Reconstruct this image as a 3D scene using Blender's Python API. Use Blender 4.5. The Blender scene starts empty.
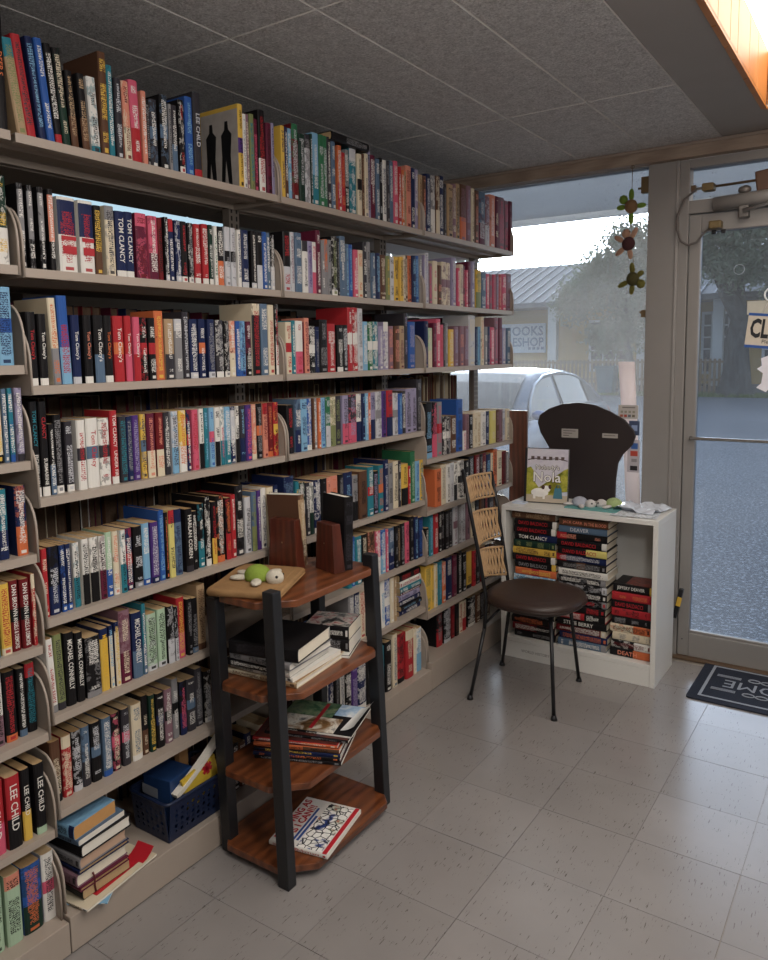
import bpy, bmesh, math, random
from mathutils import Vector, Matrix, Euler
random.seed(7)
SC = bpy.context.scene
COL = SC.collection
PI = math.pi
def lin(c):
    return tuple((v/12.92 if v <= .04045 else ((v+.055)/1.055)**2.4) for v in c)
def hx(h):
    return lin(tuple(int(h[i:i+2], 16)/255 for i in (0, 2, 4)))
# ------------------------------------------------------------------ camera
cd = bpy.data.cameras.new('camera'); cam = bpy.data.objects.new('camera', cd); COL.objects.link(cam)
cd.sensor_fit = 'VERTICAL'; cd.sensor_height = 36; cd.sensor_width = 28.8
cd.lens = 768.8/960*36; cd.shift_x = .012; cd.shift_y = -.0415; cd.clip_start = .02; cd.clip_end = 500
cam.matrix_world = Matrix(((0.824653, -0.050379, 0.563391, 1.6933), (0.565426, 0.10074, -0.818624, -1.0384), (-0.015514, 0.993636, 0.111561, 1.5097), (0, 0, 0, 1)))
SC.camera = cam
# ------------------------------------------------------------------ sky, lamps, exposure
SUN_AZ = math.atan2(-.369, .916); SUN_EL = math.radians(10)
wd = bpy.data.worlds.new('sky'); SC.world = wd; wd.use_nodes = True
nt = wd.node_tree
bg = nt.nodes['Background']
sky = nt.nodes.new('ShaderNodeTexSky'); sky.sky_type = 'NISHITA'; sky.sun_disc = False
sky.sun_elevation = SUN_EL; sky.sun_rotation = SUN_AZ; sky.air_density = 1.0; sky.dust_density = 2.5; sky.ozone_density = 1.5
hs_ = nt.nodes.new('ShaderNodeHueSaturation'); hs_.inputs['Saturation'].default_value = .22          # hazy winter sky
nt.links.new(sky.outputs[0], hs_.inputs['Color']); nt.links.new(hs_.outputs[0], bg.inputs[0]); bg.inputs[1].default_value = .46
sl = bpy.data.lights.new('low_sun', 'SUN'); sl.energy = 2.2; sl.angle = math.radians(1.5); sl.color = (1, .86, .68)
so = bpy.data.objects.new('low_sun', sl); COL.objects.link(so); so.rotation_euler = Vector((-.369*math.cos(SUN_EL)/.9875, .916*math.cos(SUN_EL)/.9875, math.sin(SUN_EL))).to_track_quat('Z', 'Y').to_euler(); so.location = (-6, 14, 4)
def area(name, loc, sx, sy, power, col, rot=(0, 0, 0)):
    l = bpy.data.lights.new(name, 'AREA'); l.shape = 'RECTANGLE'; l.size = sx; l.size_y = sy; l.energy = power; l.color = col
    o = bpy.data.objects.new(name, l); COL.objects.link(o); o.location = loc; o.rotation_euler = rot
    return o
# unseen point lamps added to brighten the ceiling, then the shop's other fluorescent fittings
def fill_point(name, loc, power, col):
    l = bpy.data.lights.new(name, 'POINT'); l.energy = power; l.color = col; l.shadow_soft_size = .14
    o = bpy.data.objects.new(name, l); COL.objects.link(o); o.location = loc
fill_point('added_fill_lamp', (1.78, -.2, 1.9), 25, (1, .965, .93))
fill_point('added_fill_lamp', (3.0, -.9, 2.1), 24, (1, .965, .92))
fill_point('added_fill_lamp', (2.7, -3.0, 2.08), 18, (1, .965, .92))
area('ceiling_fluorescent', (2.6, 1.0, 2.41), .3, 1.2, 9, (1, .965, .92))
area('ceiling_fluorescent', (1.0, .0, 2.41), .3, 1.2, 7, (1, .965, .92))
vs = SC.view_settings; vs.view_transform = 'Standard'; vs.look = 'None'; vs.gamma = 1; vs.use_curve_mapping = False
vs.exposure = 0.38
# ------------------------------------------------------------------ mesh helpers
class MB:
    def __init__(s): s.v = []; s.f = []; s.m = []; s.sm = []; s.cur = 0; s.smooth = False
    def add(s, vs, fs, smooth=None):
        b = len(s.v); s.v += [tuple(p) for p in vs]
        for f in fs:
            s.f.append(tuple(b+i for i in f)); s.m.append(s.cur); s.sm.append(s.smooth if smooth is None else smooth)
        return s
    def box(s, x0, x1, y0, y1, z0, z1, M=None):
        p = [(x, y, z) for z in (z0, z1) for y in (y0, y1) for x in (x0, x1)]
        if M is not None: p = [M @ Vector(q) for q in p]
        return s.add(p, [(0, 2, 3, 1), (4, 5, 7, 6), (0, 1, 5, 4), (2, 6, 7, 3), (0, 4, 6, 2), (1, 3, 7, 5)], False)
    def prism(s, poly, a, b, axis='z', M=None):
        n = len(poly)
        def pt(u, w, t): return {'z': (u, w, t), 'y': (u, t, w), 'x': (t, u, w)}[axis]
        p = [pt(u, w, a) for u, w in poly]+[pt(u, w, b) for u, w in poly]
        if M is not None: p = [M @ Vector(q) for q in p]
        fs = [tuple(range(n-1, -1, -1)), tuple(range(n, 2*n))]+[(i, (i+1) % n, n+(i+1) % n, n+i) for i in range(n)]
        return s.add(p, fs, False)
    def tube(s, path, r, n=8, closed=False, M=None, cap=True):
        P = [Vector(q) for q in path]; k = len(P); rs = r if isinstance(r, (list, tuple)) else [r]*k
        vs = []; up = None
        for i in range(k):
            if closed: t = (P[(i+1) % k]-P[i-1])
            else: t = P[min(i+1, k-1)]-P[max(i-1, 0)]
            t.normalize()
            if up is None:
                up = Vector((0, 0, 1)) if abs(t.z) < .9 else Vector((1, 0, 0))
            a = t.cross(up)
            if a.length < 1e-6: a = t.orthogonal()
            a.normalize(); b = a.cross(t); up = b
            for j in range(n):
                an = 2*PI*j/n
                q = P[i]+(a*math.cos(an)+b*math.sin(an))*rs[i]
                vs.append(M @ q if M is not None else q)
        fs = []
        for i in range(k if closed else k-1):
            i2 = (i+1) % k
            for j in range(n): fs.append((i*n+j, i*n+(j+1) % n, i2*n+(j+1) % n, i2*n+j))
        s.add(vs, fs, True)
        if cap and not closed:
            b = len(s.v)-k*n
            s.f.append(tuple(b+j for j in range(n-1, -1, -1))); s.m.append(s.cur); s.sm.append(False)
            s.f.append(tuple(b+(k-1)*n+j for j in range(n))); s.m.append(s.cur); s.sm.append(False)
        return s
    def ball(s, c, r, nu=12, nv=8, M=None, top=1.0, bot=-1.0):
        r = r if isinstance(r, (list, tuple)) else (r, r, r)
        a0 = math.asin(bot); a1 = math.asin(top); vs = []
        for i in range(nv+1):
            a = a0+(a1-a0)*i/nv
            for j in range(nu):
                t = 2*PI*j/nu
                q = Vector((c[0]+r[0]*math.cos(a)*math.cos(t), c[1]+r[1]*math.cos(a)*math.sin(t), c[2]+r[2]*math.sin(a)))
                vs.append(M @ q if M is not None else q)
        fs = [(i*nu+j, i*nu+(j+1) % nu, (i+1)*nu+(j+1) % nu, (i+1)*nu+j) for i in range(nv) for j in range(nu)]
        fs.append(tuple(range(nu-1, -1, -1)))
        return s.add(vs, fs, True)
    def loft(s, rings, close=True, caps=True, smooth=True):
        n = len(rings[0]); vs = [p for r in rings for p in r]; fs = []
        for i in range(len(rings)-1):
            for j in range(n if close else n-1):
                fs.append((i*n+j, i*n+(j+1) % n, (i+1)*n+(j+1) % n, (i+1)*n+j))
        s.add(vs, fs, smooth)
        if caps:
            b = len(s.v)-len(vs)
            for o, rev in ((0, True), ((len(rings)-1)*n, False)):
                f = [b+o+j for j in range(n)]
                s.f.append(tuple(f[::-1] if rev else f)); s.m.append(s.cur); s.sm.append(False)
        return s
    def mesh(s, name, mats):
        me = bpy.data.meshes.new(name); me.from_pydata(s.v, [], s.f)
        for m in mats: me.materials.append(m)
        me.polygons.foreach_set('material_index', s.m); me.polygons.foreach_set('use_smooth', s.sm)
        me.update(); return me
ORIG = {}
def tag(o, label=None, cat=None, group=None, kind=None):
    if label: o['label'] = label
    if cat: o['category'] = cat
    if group: o['group'] = group
    if kind: o['kind'] = kind
    return o
def link(name, me, parent=None, loc=(0, 0, 0), rot=None):
    o = bpy.data.objects.new(name, me); COL.objects.link(o); o.location = loc
    if rot is not None: o.rotation_euler = rot
    if parent is not None:
        o.parent = parent
        q = ORIG.get(parent.name)
        if q is not None: o.location = Vector(loc)-q
    return o
def obj(name, mb, mats, parent=None, bevel=0, loc=(0, 0, 0), rot=None, seg=2, world=True):
    """one mesh object; vertices are in world space unless the parent is a locally modelled thing"""
    if not isinstance(mats, (list, tuple)): mats = [mats]
    o = link(name, mb.mesh(name, mats), parent, loc, rot)
    if bevel:
        m = o.modifiers.new('bevel', 'BEVEL'); m.width = bevel; m.segments = seg; m.limit_method = 'ANGLE'; m.angle_limit = .6
    if parent is None and world and mb.v and loc == (0, 0, 0) and rot is None:   # put the origin at the base of the thing
        xs = [p[0] for p in mb.v]; ys = [p[1] for p in mb.v]; zs = [p[2] for p in mb.v]
        c = Vector(((min(xs)+max(xs))/2, (min(ys)+max(ys))/2, min(zs)))
        o.data.transform(Matrix.Translation(-c)); o.location = c; ORIG[o.name] = c
    return o
def thing(name, loc, label, cat, group=None, rot=None, local=False):
    o = bpy.data.objects.new(name, None); COL.objects.link(o); o.location = loc; o.empty_display_size = .05
    if rot is not None: o.rotation_euler = rot
    ORIG[o.name] = None if (local or rot is not None) else Vector(loc)
    return tag(o, label, cat, group)
def struct(o): o['kind'] = 'structure'; return o
def copy_tree(o, parent=None):
    c = o.copy(); COL.objects.link(c); c.parent = parent
    for ch in o.children: copy_tree(ch, c)
    return c
# ------------------------------------------------------------------ materials
class N:
    def __init__(s, name):
        s.mat = bpy.data.materials.new(name); s.mat.use_nodes = True; s.t = s.mat.node_tree
        s.b = s.t.nodes['Principled BSDF']; s.out = s.t.nodes['Material Output']
    def n(s, typ, **k):
        x = s.t.nodes.new('ShaderNode'+typ)
        for a, v in k.items(): setattr(x, a, v)
        return x
    def set(s, node, i, v):
        if hasattr(v, 'is_output') or hasattr(v, 'links'): s.t.links.new(v, node.inputs[i])
        elif v is not None: node.inputs[i].default_value = v
    def math(s, op, a, b=None, c=None, clamp=False):
        x = s.n('Math', operation=op); x.use_clamp = clamp
        for i, v in enumerate((a, b, c)):
            if v is not None: s.set(x, i, v)
        return x.outputs[0]
    def mix(s, f, a, b):
        x = s.n('Mix', data_type='RGBA'); s.set(x, 0, f)
        s.set(x, 6, a if not isinstance(a, tuple) else (*a, 1)[:4]); s.set(x, 7, b if not isinstance(b, tuple) else (*b, 1)[:4])
        return x.outputs[2]
    def noise(s, scale, detail=3, vec=None, rough=.5, dist=0):
        x = s.n('TexNoise'); x.inputs['Scale'].default_value = scale; x.inputs['Detail'].default_value = detail
        x.inputs['Roughness'].default_value = rough; x.inputs['Distortion'].default_value = dist
        if vec is not None: s.t.links.new(vec, x.inputs['Vector'])
        return x.outputs['Fac']
    def coord(s, kind='Object', scale=None, rot=None, loc=None):
        c = s.n('TexCoord').outputs[kind]
        if scale or rot or loc:
            m = s.n('Mapping'); s.t.links.new(c, m.inputs[0])
            if scale: m.inputs['Scale'].default_value = scale
            if rot: m.inputs['Rotation'].default_value = rot
            if loc: m.inputs['Location'].default_value = loc
            c = m.outputs[0]
        return c
    def pos(s, scale=(1, 1, 1)):
        g = s.n('NewGeometry').outputs['Position']; m = s.n('Mapping'); s.t.links.new(g, m.inputs[0]); m.inputs['Scale'].default_value = scale
        return m.outputs[0]
    def ramp(s, f, stops):
        r = s.n('ValToRGB'); s.set(r, 0, f); e = r.color_ramp.elements
        while len(e) < len(stops): e.new(.5)
        for i, (p, c) in enumerate(stops): e[i].position = p; e[i].color = (*c, 1)
        return r.outputs[0]
    def bump(s, h, strength=.3, dist=.01):
        x = s.n('Bump'); x.inputs['Strength'].default_value = strength; x.inputs['Distance'].default_value = dist
        s.set(x, 'Height', h); s.t.links.new(x.outputs[0], s.b.inputs['Normal'])
    def base(s, c):
        s.set(s.b, 'Base Color', c if not isinstance(c, tuple) else (*c, 1)[:4])
    def end(s, rough=.5, metal=0, spec=.5):
        s.set(s.b, 'Roughness', rough); s.set(s.b, 'Metallic', metal); s.set(s.b, 'Specular IOR Level', spec)
        return s.mat
MATS = {}
def plain(hexc, rough=.55, metal=0, var=.12, scale=30, bump=0, spec=.5, name=None):
    """a painted / moulded surface with faint procedural mottling"""
    key = (hexc, rough, metal, var, scale, bump, spec)
    if key in MATS: return MATS[key]
    g = N(name or 'surface_'+hexc); c = hx(hexc)
    f = g.noise(scale, 4, g.coord('Object'))
    g.base(g.mix(f, tuple(v*(1-var) for v in c), tuple(min(1, v*(1+var)) for v in c)))
    if bump: g.bump(g.noise(scale*4, 3, g.coord('Object')), bump, .004)
    MATS[key] = g.end(rough, metal, spec); return MATS[key]
def emit(hexc, strength, name):
    g = N(name); g.base((0, 0, 0)); g.set(g.b, 'Emission Color', (*hx(hexc), 1)); g.set(g.b, 'Emission Strength', strength)
    return g.end(.6)
def wood(name, dark, light, scale=(2, 26, 26), rough=.4, bump=.08, coat=0):
    g = N(name); co = g.coord('Object', scale)
    f = g.noise(3.0, 6, co, .6, 1.2); w = g.n('TexWave'); g.t.links.new(co, w.inputs[0]); w.inputs['Scale'].default_value = .6; w.inputs['Distortion'].default_value = 6
    h = g.math('ADD', g.math('MULTIPLY', f, .7), g.math('MULTIPLY', w.outputs['Fac'], .3))
    g.base(g.ramp(h, [(.25, hx(dark)), (.75, hx(light))])); g.bump(h, bump, .003)
    if coat: g.set(g.b, 'Coat Weight', coat)
    return g.end(rough)
def m_tile():
    g = N('vinyl_floor_tile'); p = g.pos((1, 1, 1))
    r = g.n('ObjectInfo').outputs['Random']
    blot = g.noise(4, 3, p)
    base = g.mix(blot, hx('807b79'), hx('95908d')); base = g.mix(g.math('MULTIPLY', r, .35), base, hx('78736f'))
    st = g.noise(1, 3, g.pos((210, 24, 1)), .6); s2 = g.noise(9, 2, p)
    streak = g.math('MULTIPLY', g.math('GREATER_THAN', st, .64), g.math('GREATER_THAN', s2, .46))
    sc = g.noise(1, 4, g.pos((16, 30, 1)), .7); scuff = g.math('MULTIPLY', g.math('GREATER_THAN', sc, .74), .25)
    c = g.mix(g.math('MULTIPLY', streak, .75), base, hx('4a423b')); c = g.mix(scuff, c, hx('80776d'))
    g.base(c); g.bump(g.noise(90, 2, p), .05, .002)
    rr = g.math('ADD', .17, g.math('MULTIPLY', g.noise(3, 3, p), .10))
    g.set(g.b, 'Roughness', rr); g.set(g.b, 'Specular IOR Level', .75); return g.mat
def m_ceiling():
    g = N('stippled_ceiling_panel'); p = g.pos((1, 1, 1))
    n1 = g.noise(130, 4, p, .65, .6); n2 = g.noise(30, 3, p, .6)
    h = g.math('ADD', g.math('MULTIPLY', n1, .75), g.math('MULTIPLY', n2, .25))
    g.base(g.ramp(h, [(.36, hx('aea8a5')), (.64, hx('f0ece9'))])); g.bump(h, 1.0, .028)
    return g.end(.85, 0, .2)
def m_asphalt():
    g = N('asphalt'); p = g.pos((1, 1, 1))
    v = g.n('TexVoronoi'); v.inputs['Scale'].default_value = 38; g.t.links.new(p, v.inputs['Vector'])
    big = g.noise(.35, 4, p); fine = g.noise(34, 3, p, .75)
    c = g.mix(big, hx('53575d'), hx('70747a')); c = g.mix(g.math('MULTIPLY', g.math('GREATER_THAN', fine, .56), .85), c, hx('b4bac2'))
    c = g.mix(g.math('MULTIPLY', g.math('LESS_THAN', v.outputs['Distance'], .22), .35), c, hx('2c3036'))
    g.base(c); g.bump(v.outputs['Distance'], .5, .006); return g.end(.75, 0, .25)
def m_leaf(name, a, b, tr=.45):
    g = N(name); f = g.noise(1.4, 4, g.pos((1, 1, 1)))
    f2 = g.noise(22, 1, g.pos((1, 1, 1)))
    c = g.mix(g.math('ADD', g.math('MULTIPLY', f, .6), g.math('MULTIPLY', f2, .4)), hx(a), hx(b)); g.base(c); g.set(g.b, 'Roughness', .6)
    t = g.n('BsdfTranslucent'); g.t.links.new(c, t.inputs[0]); mx = g.n('MixShader'); mx.inputs[0].default_value = tr
    g.t.links.new(g.b.outputs[0], mx.inputs[1]); g.t.links.new(t.outputs[0], mx.inputs[2]); g.t.links.new(mx.outputs[0], g.out.inputs[0]); return g.mat
def m_glass(name, haze=.10, tint='dfe8f2'):
    """window glass with a film of dust and wiping marks that scatters light"""
    g = N(name); p = g.pos((1, 1, 1)); c = hx(tint)
    tr = g.n('BsdfTransparent'); tr.inputs[0].default_value = (*c, 1)
    gl = g.n('BsdfGlossy'); gl.inputs['Roughness'].default_value = .02
    dl = g.n('BsdfTranslucent'); dl.inputs[0].default_value = (.86, .88, .92, 1); dd = g.n('BsdfDiffuse'); dd.inputs[0].default_value = (.8, .82, .86, 1)
    fr = g.n('Fresnel'); fr.inputs[0].default_value = 1.45
    m0 = g.n('MixShader'); g.t.links.new(fr.outputs[0], m0.inputs[0]); g.t.links.new(tr.outputs[0], m0.inputs[1]); g.t.links.new(gl.outputs[0], m0.inputs[2])
    md = g.n('MixShader'); md.inputs[0].default_value = .25; g.t.links.new(dl.outputs[0], md.inputs[1]); g.t.links.new(dd.outputs[0], md.inputs[2])
    sp = g.math('GREATER_THAN', g.noise(60, 5, p, .7), .66); bl = g.noise(3, 5, p, .6)
    f = g.math('ADD', g.math('MULTIPLY', bl, haze*1.6), g.math('ADD', haze*.3, g.math('MULTIPLY', sp, .16)))
    m1 = g.n('MixShader'); g.t.links.new(f, m1.inputs[0]); g.t.links.new(m0.outputs[0], m1.inputs[1]); g.t.links.new(md.outputs[0], m1.inputs[2])
    g.t.links.new(m1.outputs[0], g.out.inputs[0]); return g.mat
def m_cover():
    """printed book cover: two colours and blocks of spine print, from per-face attributes"""
    g = N('printed_book_cover')
    at = lambda n: g.n('Attribute', attribute_name=n)
    ca = at('ca').outputs['Color']; cb = at('cb').outputs['Color']; ink = at('ink').outputs['Color']
    par = g.n('SeparateXYZ'); g.t.links.new(at('par').outputs['Vector'], par.inputs[0]); lo, hi, seed = par.outputs
    dim = g.n('SeparateXYZ'); g.t.links.new(at('dim').outputs['Vector'], dim.inputs[0]); th, ht, on = dim.outputs
    uv = g.n('SeparateXYZ'); g.t.links.new(g.n('UVMap', uv_map='UVMap').outputs[0], uv.inputs[0]); u, v = uv.outputs[0], uv.outputs[1]
    GT = lambda a, b: g.math('GREATER_THAN', a, b)
    LT = lambda a, b: g.math('LESS_THAN', a, b)
    MU = lambda *a: a[0] if len(a) == 1 else g.math('MULTIPLY', a[0], MU(*a[1:]))
    def wn(a, b):
        c = g.n('CombineXYZ'); g.set(c, 0, a); g.set(c, 1, b); g.set(c, 2, seed)
        w = g.n('TexWhiteNoise', noise_dimensions='3D'); g.t.links.new(c.outputs[0], w.inputs['Vector']); return w.outputs['Value']
    fl = lambda a: g.math('FLOOR', a)
    band = MU(GT(v, lo), LT(v, hi))
    base = g.mix(band, ca, cb)
    ac = g.n('CombineXYZ'); g.set(ac, 0, g.math('MULTIPLY', u, 1.2)); g.set(ac, 1, g.math('MULTIPLY', v, 5.0)); g.set(ac, 2, g.math('MULTIPLY', seed, 5.0))
    an = g.noise(1.6, 5, ac.outputs[0], .65, .4)                       # picture printed across part of the spine
    pic = MU(GT(an, .53), GT(g.math('FRACT', g.math('MULTIPLY', seed, 3.77)), .45), on, LT(u, 1.1), .55)
    base = g.mix(pic, base, g.mix(GT(an, .62), cb, (.02, .02, .025)))
    vm = g.math('MULTIPLY', v, ht); um = g.math('MULTIPLY', u, th)
    blk = fl(g.math('ADD', g.math('MULTIPLY', v, 2.2), seed))
    hw = g.math('ADD', .17, g.math('MULTIPLY', wn(blk, 3.3), .22))
    du = g.math('ABSOLUTE', g.math('SUBTRACT', u, .5))
    word = GT(wn(fl(g.math('MULTIPLY', vm, 34)), 1.7), .18)
    lg = LT(g.math('FRACT', g.math('MULTIPLY', vm, 190)), .8)
    px = GT(wn(fl(g.math('MULTIPLY', vm, 700)), fl(g.math('MULTIPLY', um, 420))), .38)
    title = MU(word, lg, px, LT(du, hw), GT(v, .13), LT(v, .93))
    logo = MU(LT(du, .24), GT(v, .03), LT(v, .075), GT(g.math('FRACT', g.math('MULTIPLY', seed, 7.31)), .35))
    t = MU(g.math('MAXIMUM', title, logo), on, GT(u, -.1), LT(u, 1.1))
    c = g.mix(MU(t, .92), base, ink)
    g.base(c); g.bump(g.noise(300, 2, g.coord('Object')), .04, .001)
    return g.end(.42, 0, .16)
def m_paper():
    g = N('page_edges'); n = g.noise(1, 3, g.pos((40, 900, 40)), .6)
    r = g.n('ObjectInfo').outputs['Random']
    c = g.mix(n, hx('8f6e47'), hx('b8986c')); c = g.mix(g.math('MULTIPLY', r, .3), c, hx('e2d2b2'))
    g.base(c); return g.end(.9, 0, .1)
COVER = m_cover(); PAPER = m_paper()
WHITEPAPER = plain('ded8cc', .8, var=.05, scale=60)
CREAM = plain('e2d8c4', .85, var=.08, scale=200)
STEEL = plain('a3968a', .42, var=.05, scale=12, spec=.5, name='beige_enamel_steel')
STEELD = plain('7d736a', .5, .3, var=.08, name='grey_slotted_steel')
TILE = m_tile(); CEIL = m_ceiling(); ASPH = m_asphalt()
ALU = plain('8d8986', .45, .15, var=.06, scale=8, name='brushed_aluminium_frame')
ALUD = plain('6f6a66', .45, .5, var=.06, scale=8, name='dull_aluminium')
GLASS = m_glass('dusty_window_glass', .085); DGLASS = m_glass('door_glass', .03, 'd5e0ee')
BLACKMETAL = plain('1a1a1d', .4, .2, var=.2)
WHITELAM = plain('d9d7d2', .4, var=.04, scale=6, name='white_laminate')
PINE = wood('pine_board', '8a4f22', 'c07f3f', (1, 1, 1), .45)
CARTW = wood('reddish_cart_wood', '4d2816', '7d4728', (14, 3, 14), .32, .05, .3)
BLOCKW = wood('mahogany_block', '3d1c14', '5d2c1f', (20, 20, 3), .35, .05, .3)
# ------------------------------------------------------------------ lettering
TXT = {}
def text_mesh(s, mat, bold=0):
    k = (s, mat.name, bold)
    if k in TXT: return TXT[k]
    cu = bpy.data.curves.new('lettering', 'FONT'); cu.body = s; cu.size = 1; cu.align_x = 'CENTER'; cu.align_y = 'CENTER'; cu.resolution_u = 2; cu.offset = bold
    o = bpy.data.objects.new('lettering_tmp', cu); COL.objects.link(o)
    me = bpy.data.meshes.new_from_object(o.evaluated_get(bpy.context.evaluated_depsgraph_get()))
    bpy.data.objects.remove(o); bpy.data.curves.remove(cu)
    me.materials.clear(); me.materials.append(mat)
    xs = [v.co.x for v in me.vertices]; ys = [v.co.y for v in me.vertices]
    cx, cy = (min(xs)+max(xs))/2, (min(ys)+max(ys))/2
    for v in me.vertices: v.co.x -= cx; v.co.y -= cy
    TXT[k] = (me, max(xs)-min(xs), max(ys)-min(ys)); return TXT[k]
def lettering(s, mat, centre, xdir, ydir, width, height, parent=None, name='lettering', bold=0, fit=False):
    """flat print: text of at most width x height on the plane (xdir, ydir)"""
    me, w, h = text_mesh(s, mat, bold)
    sx = width/w; sy = height/h
    if not fit: sx = min(sx, sy); sy = min(sy, sx*1.9)
    x = Vector(xdir).normalized(); y = Vector(ydir).normalized(); z = x.cross(y); c = Vector(centre)
    q = ORIG.get(parent.name) if parent is not None else None
    if q is not None: c = c-q
    o = bpy.data.objects.new(name, me); COL.objects.link(o)
    if parent is not None: o.parent = parent
    o.matrix_basis = Matrix(((x.x*sx, y.x*sy, z.x, c.x), (x.y*sx, y.y*sy, z.y, c.y), (x.z*sx, y.z*sy, z.z, c.z), (0, 0, 0, 1)))
    return o
# ================================================================== the room
H = 2.44; YW = 2.846; TS = .301; TX0 = .782-6*TS; TY0 = .95-9*TS
# floor: a slab with single vinyl tiles lying on it
mb = MB(); mb.box(-4.6, 5.6, -5.6, YW+.06, -.12, -.003)
floor = obj('floor', mb, plain('8a8279', .6)); struct(floor); tag(floor, 'speckled off-white vinyl tile floor of the shop', 'floor')
mb = MB(); mb.box(0, TS-.0016, 0, TS-.0016, -.0035, 0); tile_me = mb.mesh('floor_tile', [TILE])
for i in range(13):
    for j in range(19):
        x = TX0+i*TS; y = TY0+j*TS
        if x < -.35 or y < -1.75 or y+TS > YW+.03: continue
        link('floor_tile', tile_me, floor, (x+(random.random()-.5)*.0008, y+(random.random()-.5)*.0008, random.random()*.0004))
mb = MB()
for a, b, c, d in ((-4.6, TX0+int((-.35-TX0)/TS+1)*TS-.002, -5.6, YW), (TX0+13*TS, 5.6, -5.6, YW), (-.35, TX0+13*TS, -5.6, -1.76)): mb.box(a, b, c, d, -.0035, -.0005)
o = obj('floor_remainder', mb, TILE, floor); tag(o, kind='stuff')
# ceiling: slab above, stippled strips below, smooth board along the light well
WX0, WX1, WY0, WY1, WZ = 1.205, 1.86, -.6, 2.42, 2.65      # light well
mb = MB()
for a in ((-4.6, WX0-.03, -5.6, YW), (WX1+.03, 5.6, -5.6, YW), (WX0-.03, WX1+.03, WY1+.03, YW), (WX0-.03, WX1+.03, -5.6, WY0-.03)):
    mb.box(a[0], a[1], a[2], a[3], H+.012, H+.3)
mb.box(WX0-.03, WX1+.03, WY0-.03, WY1+.03, WZ+.02, WZ+.09)
ceil = obj('ceiling', mb, plain('8f8984', .85)); struct(ceil); tag(ceil, 'low ceiling of grey stippled panels', 'ceiling')
PW = .3255; SEAMP = plain('d2ccc6', .6, name='painted_panel_edge')
def panel_mesh(l):
    m = MB(); e = .004
    m.add([(0, 0, .012), (PW, 0, .012), (PW, l, .012), (0, l, .012), (e, e, 0), (PW-e, e, 0), (PW-e, l-e, 0), (e, l-e, 0)],
          [(0, 4, 5, 1), (1, 5, 6, 2), (2, 6, 7, 3), (3, 7, 4, 0), (4, 7, 6, 5)]); m.m[-5:-1] = [1]*4; return m.mesh('ceiling_panel', [CEIL, SEAMP])
seams = [-1.74, -.52, .70, 1.92, YW]
for i in range(-4, 3):
    for a, b in zip(seams[:-1], seams[1:]): link('ceiling_panel', panel_mesh(b-a), ceil, (.0095+i*PW, a, H))
mb = MB(); mb.box(.986, WX0, -1.74, YW, H+.001, H+.014); obj('ceiling_board', mb, plain('8a8480', .8, var=.06, scale=5), ceil)
mb = MB()
for a in ((-4.6, .0095-4*PW, -5.6, YW), (.0095-4*PW, 5.6, -5.6, -1.74), (WX1, 5.6, -1.74, YW), (WX0, WX1, -1.74, WY0), (WX0, WX1, WY1, YW)): mb.box(a[0], a[1], a[2], a[3], H+.002, H+.014)
o = obj('ceiling_remainder', mb, CEIL, ceil); tag(o, kind='stuff')
# light well: pine boards round the sides, lit diffuser at the top
lw = thing('light_well', (WX0, WY1, H), 'recessed ceiling light lined with orange pine boards above the door', 'ceiling light')
ys = [WY1, 2.18, 2.0, 1.78, 1.65, 1.46, 1.12, .86, .62, .3, .04, -.3, WY0]
for a, b in zip(ys[:-1], ys[1:]):
    mb = MB(); mb.box(WX0-.018, WX0, b+.003, a-.003, H-.004, WZ); obj('pine_board', mb, PINE, lw, .002)
    mb = MB(); mb.box(WX1, WX1+.018, b+.003, a-.003, H-.004, WZ); obj('pine_board', mb, PINE, lw, .002)
for k in range(4):
    x = WX0+k*(WX1-WX0)/4
    mb = MB(); mb.box(x+.002, x+(WX1-WX0)/4-.002, WY1, WY1+.018, H-.004, WZ); obj('pine_board', mb, PINE, lw, .002)
mb = MB(); mb.box(WX0-.004, WX0+.004, WY0, WY1, H-.007, H+.004); obj('edge_trim', mb, PINE, lw, .001)
mb = MB(); mb.box(WX0, WX1, WY0, WY1, WZ, WZ+.012); obj('light_diffuser', mb, emit('fff4e6', 4.2, 'lit_fluorescent_diffuser'), lw)
# walls
WALL = plain('a79f96', .8, var=.05, scale=3)
def wall(name, *b):
    m = MB(); m.box(*b); return struct(obj(name, m, WALL))
wall('wall_left', -4.7, -4.6, -5.6, YW, 0, 2.8).data.materials[0] = plain('3a2d25', .7); wall('wall_right', 5.6, 5.7, -5.6, YW, 0, 2.8); wall('wall_back', -4.7, 5.7, -5.7, -5.6, 0, 2.8)
mb = MB(); Y0, Y1 = YW-.03, YW+.05
mb.box(-4.6, 5.6, Y0, YW+.1, 2.44, 2.85); mb.box(-4.6, .66, Y0, YW+.1, 0, .24); mb.box(1.95, 5.6, Y0, YW+.1, 0, .24)
mb.box(-4.6, -.97, Y0, YW+.1, .24, 2.44); mb.box(4.4, 5.6, Y0, YW+.1, .24, 2.44)
struct(obj('wall_front', mb, WALL))
# header beam in front of the glass
mb = MB(); mb.box(-4.55, 5.55, YW-.09, YW-.031, 2.375, H-.001)
struct(obj('trim_1', mb, wood('header_trim', '7d6a5c', '9a8878', (2, 20, 20), .55), None, .003))
mb = MB(); mb.box(-4.55, 5.55, YW-.10, YW-.09, 2.425, H-.001); struct(obj('trim_2', mb, plain('8c7c70', .6), None, .002))
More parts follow.
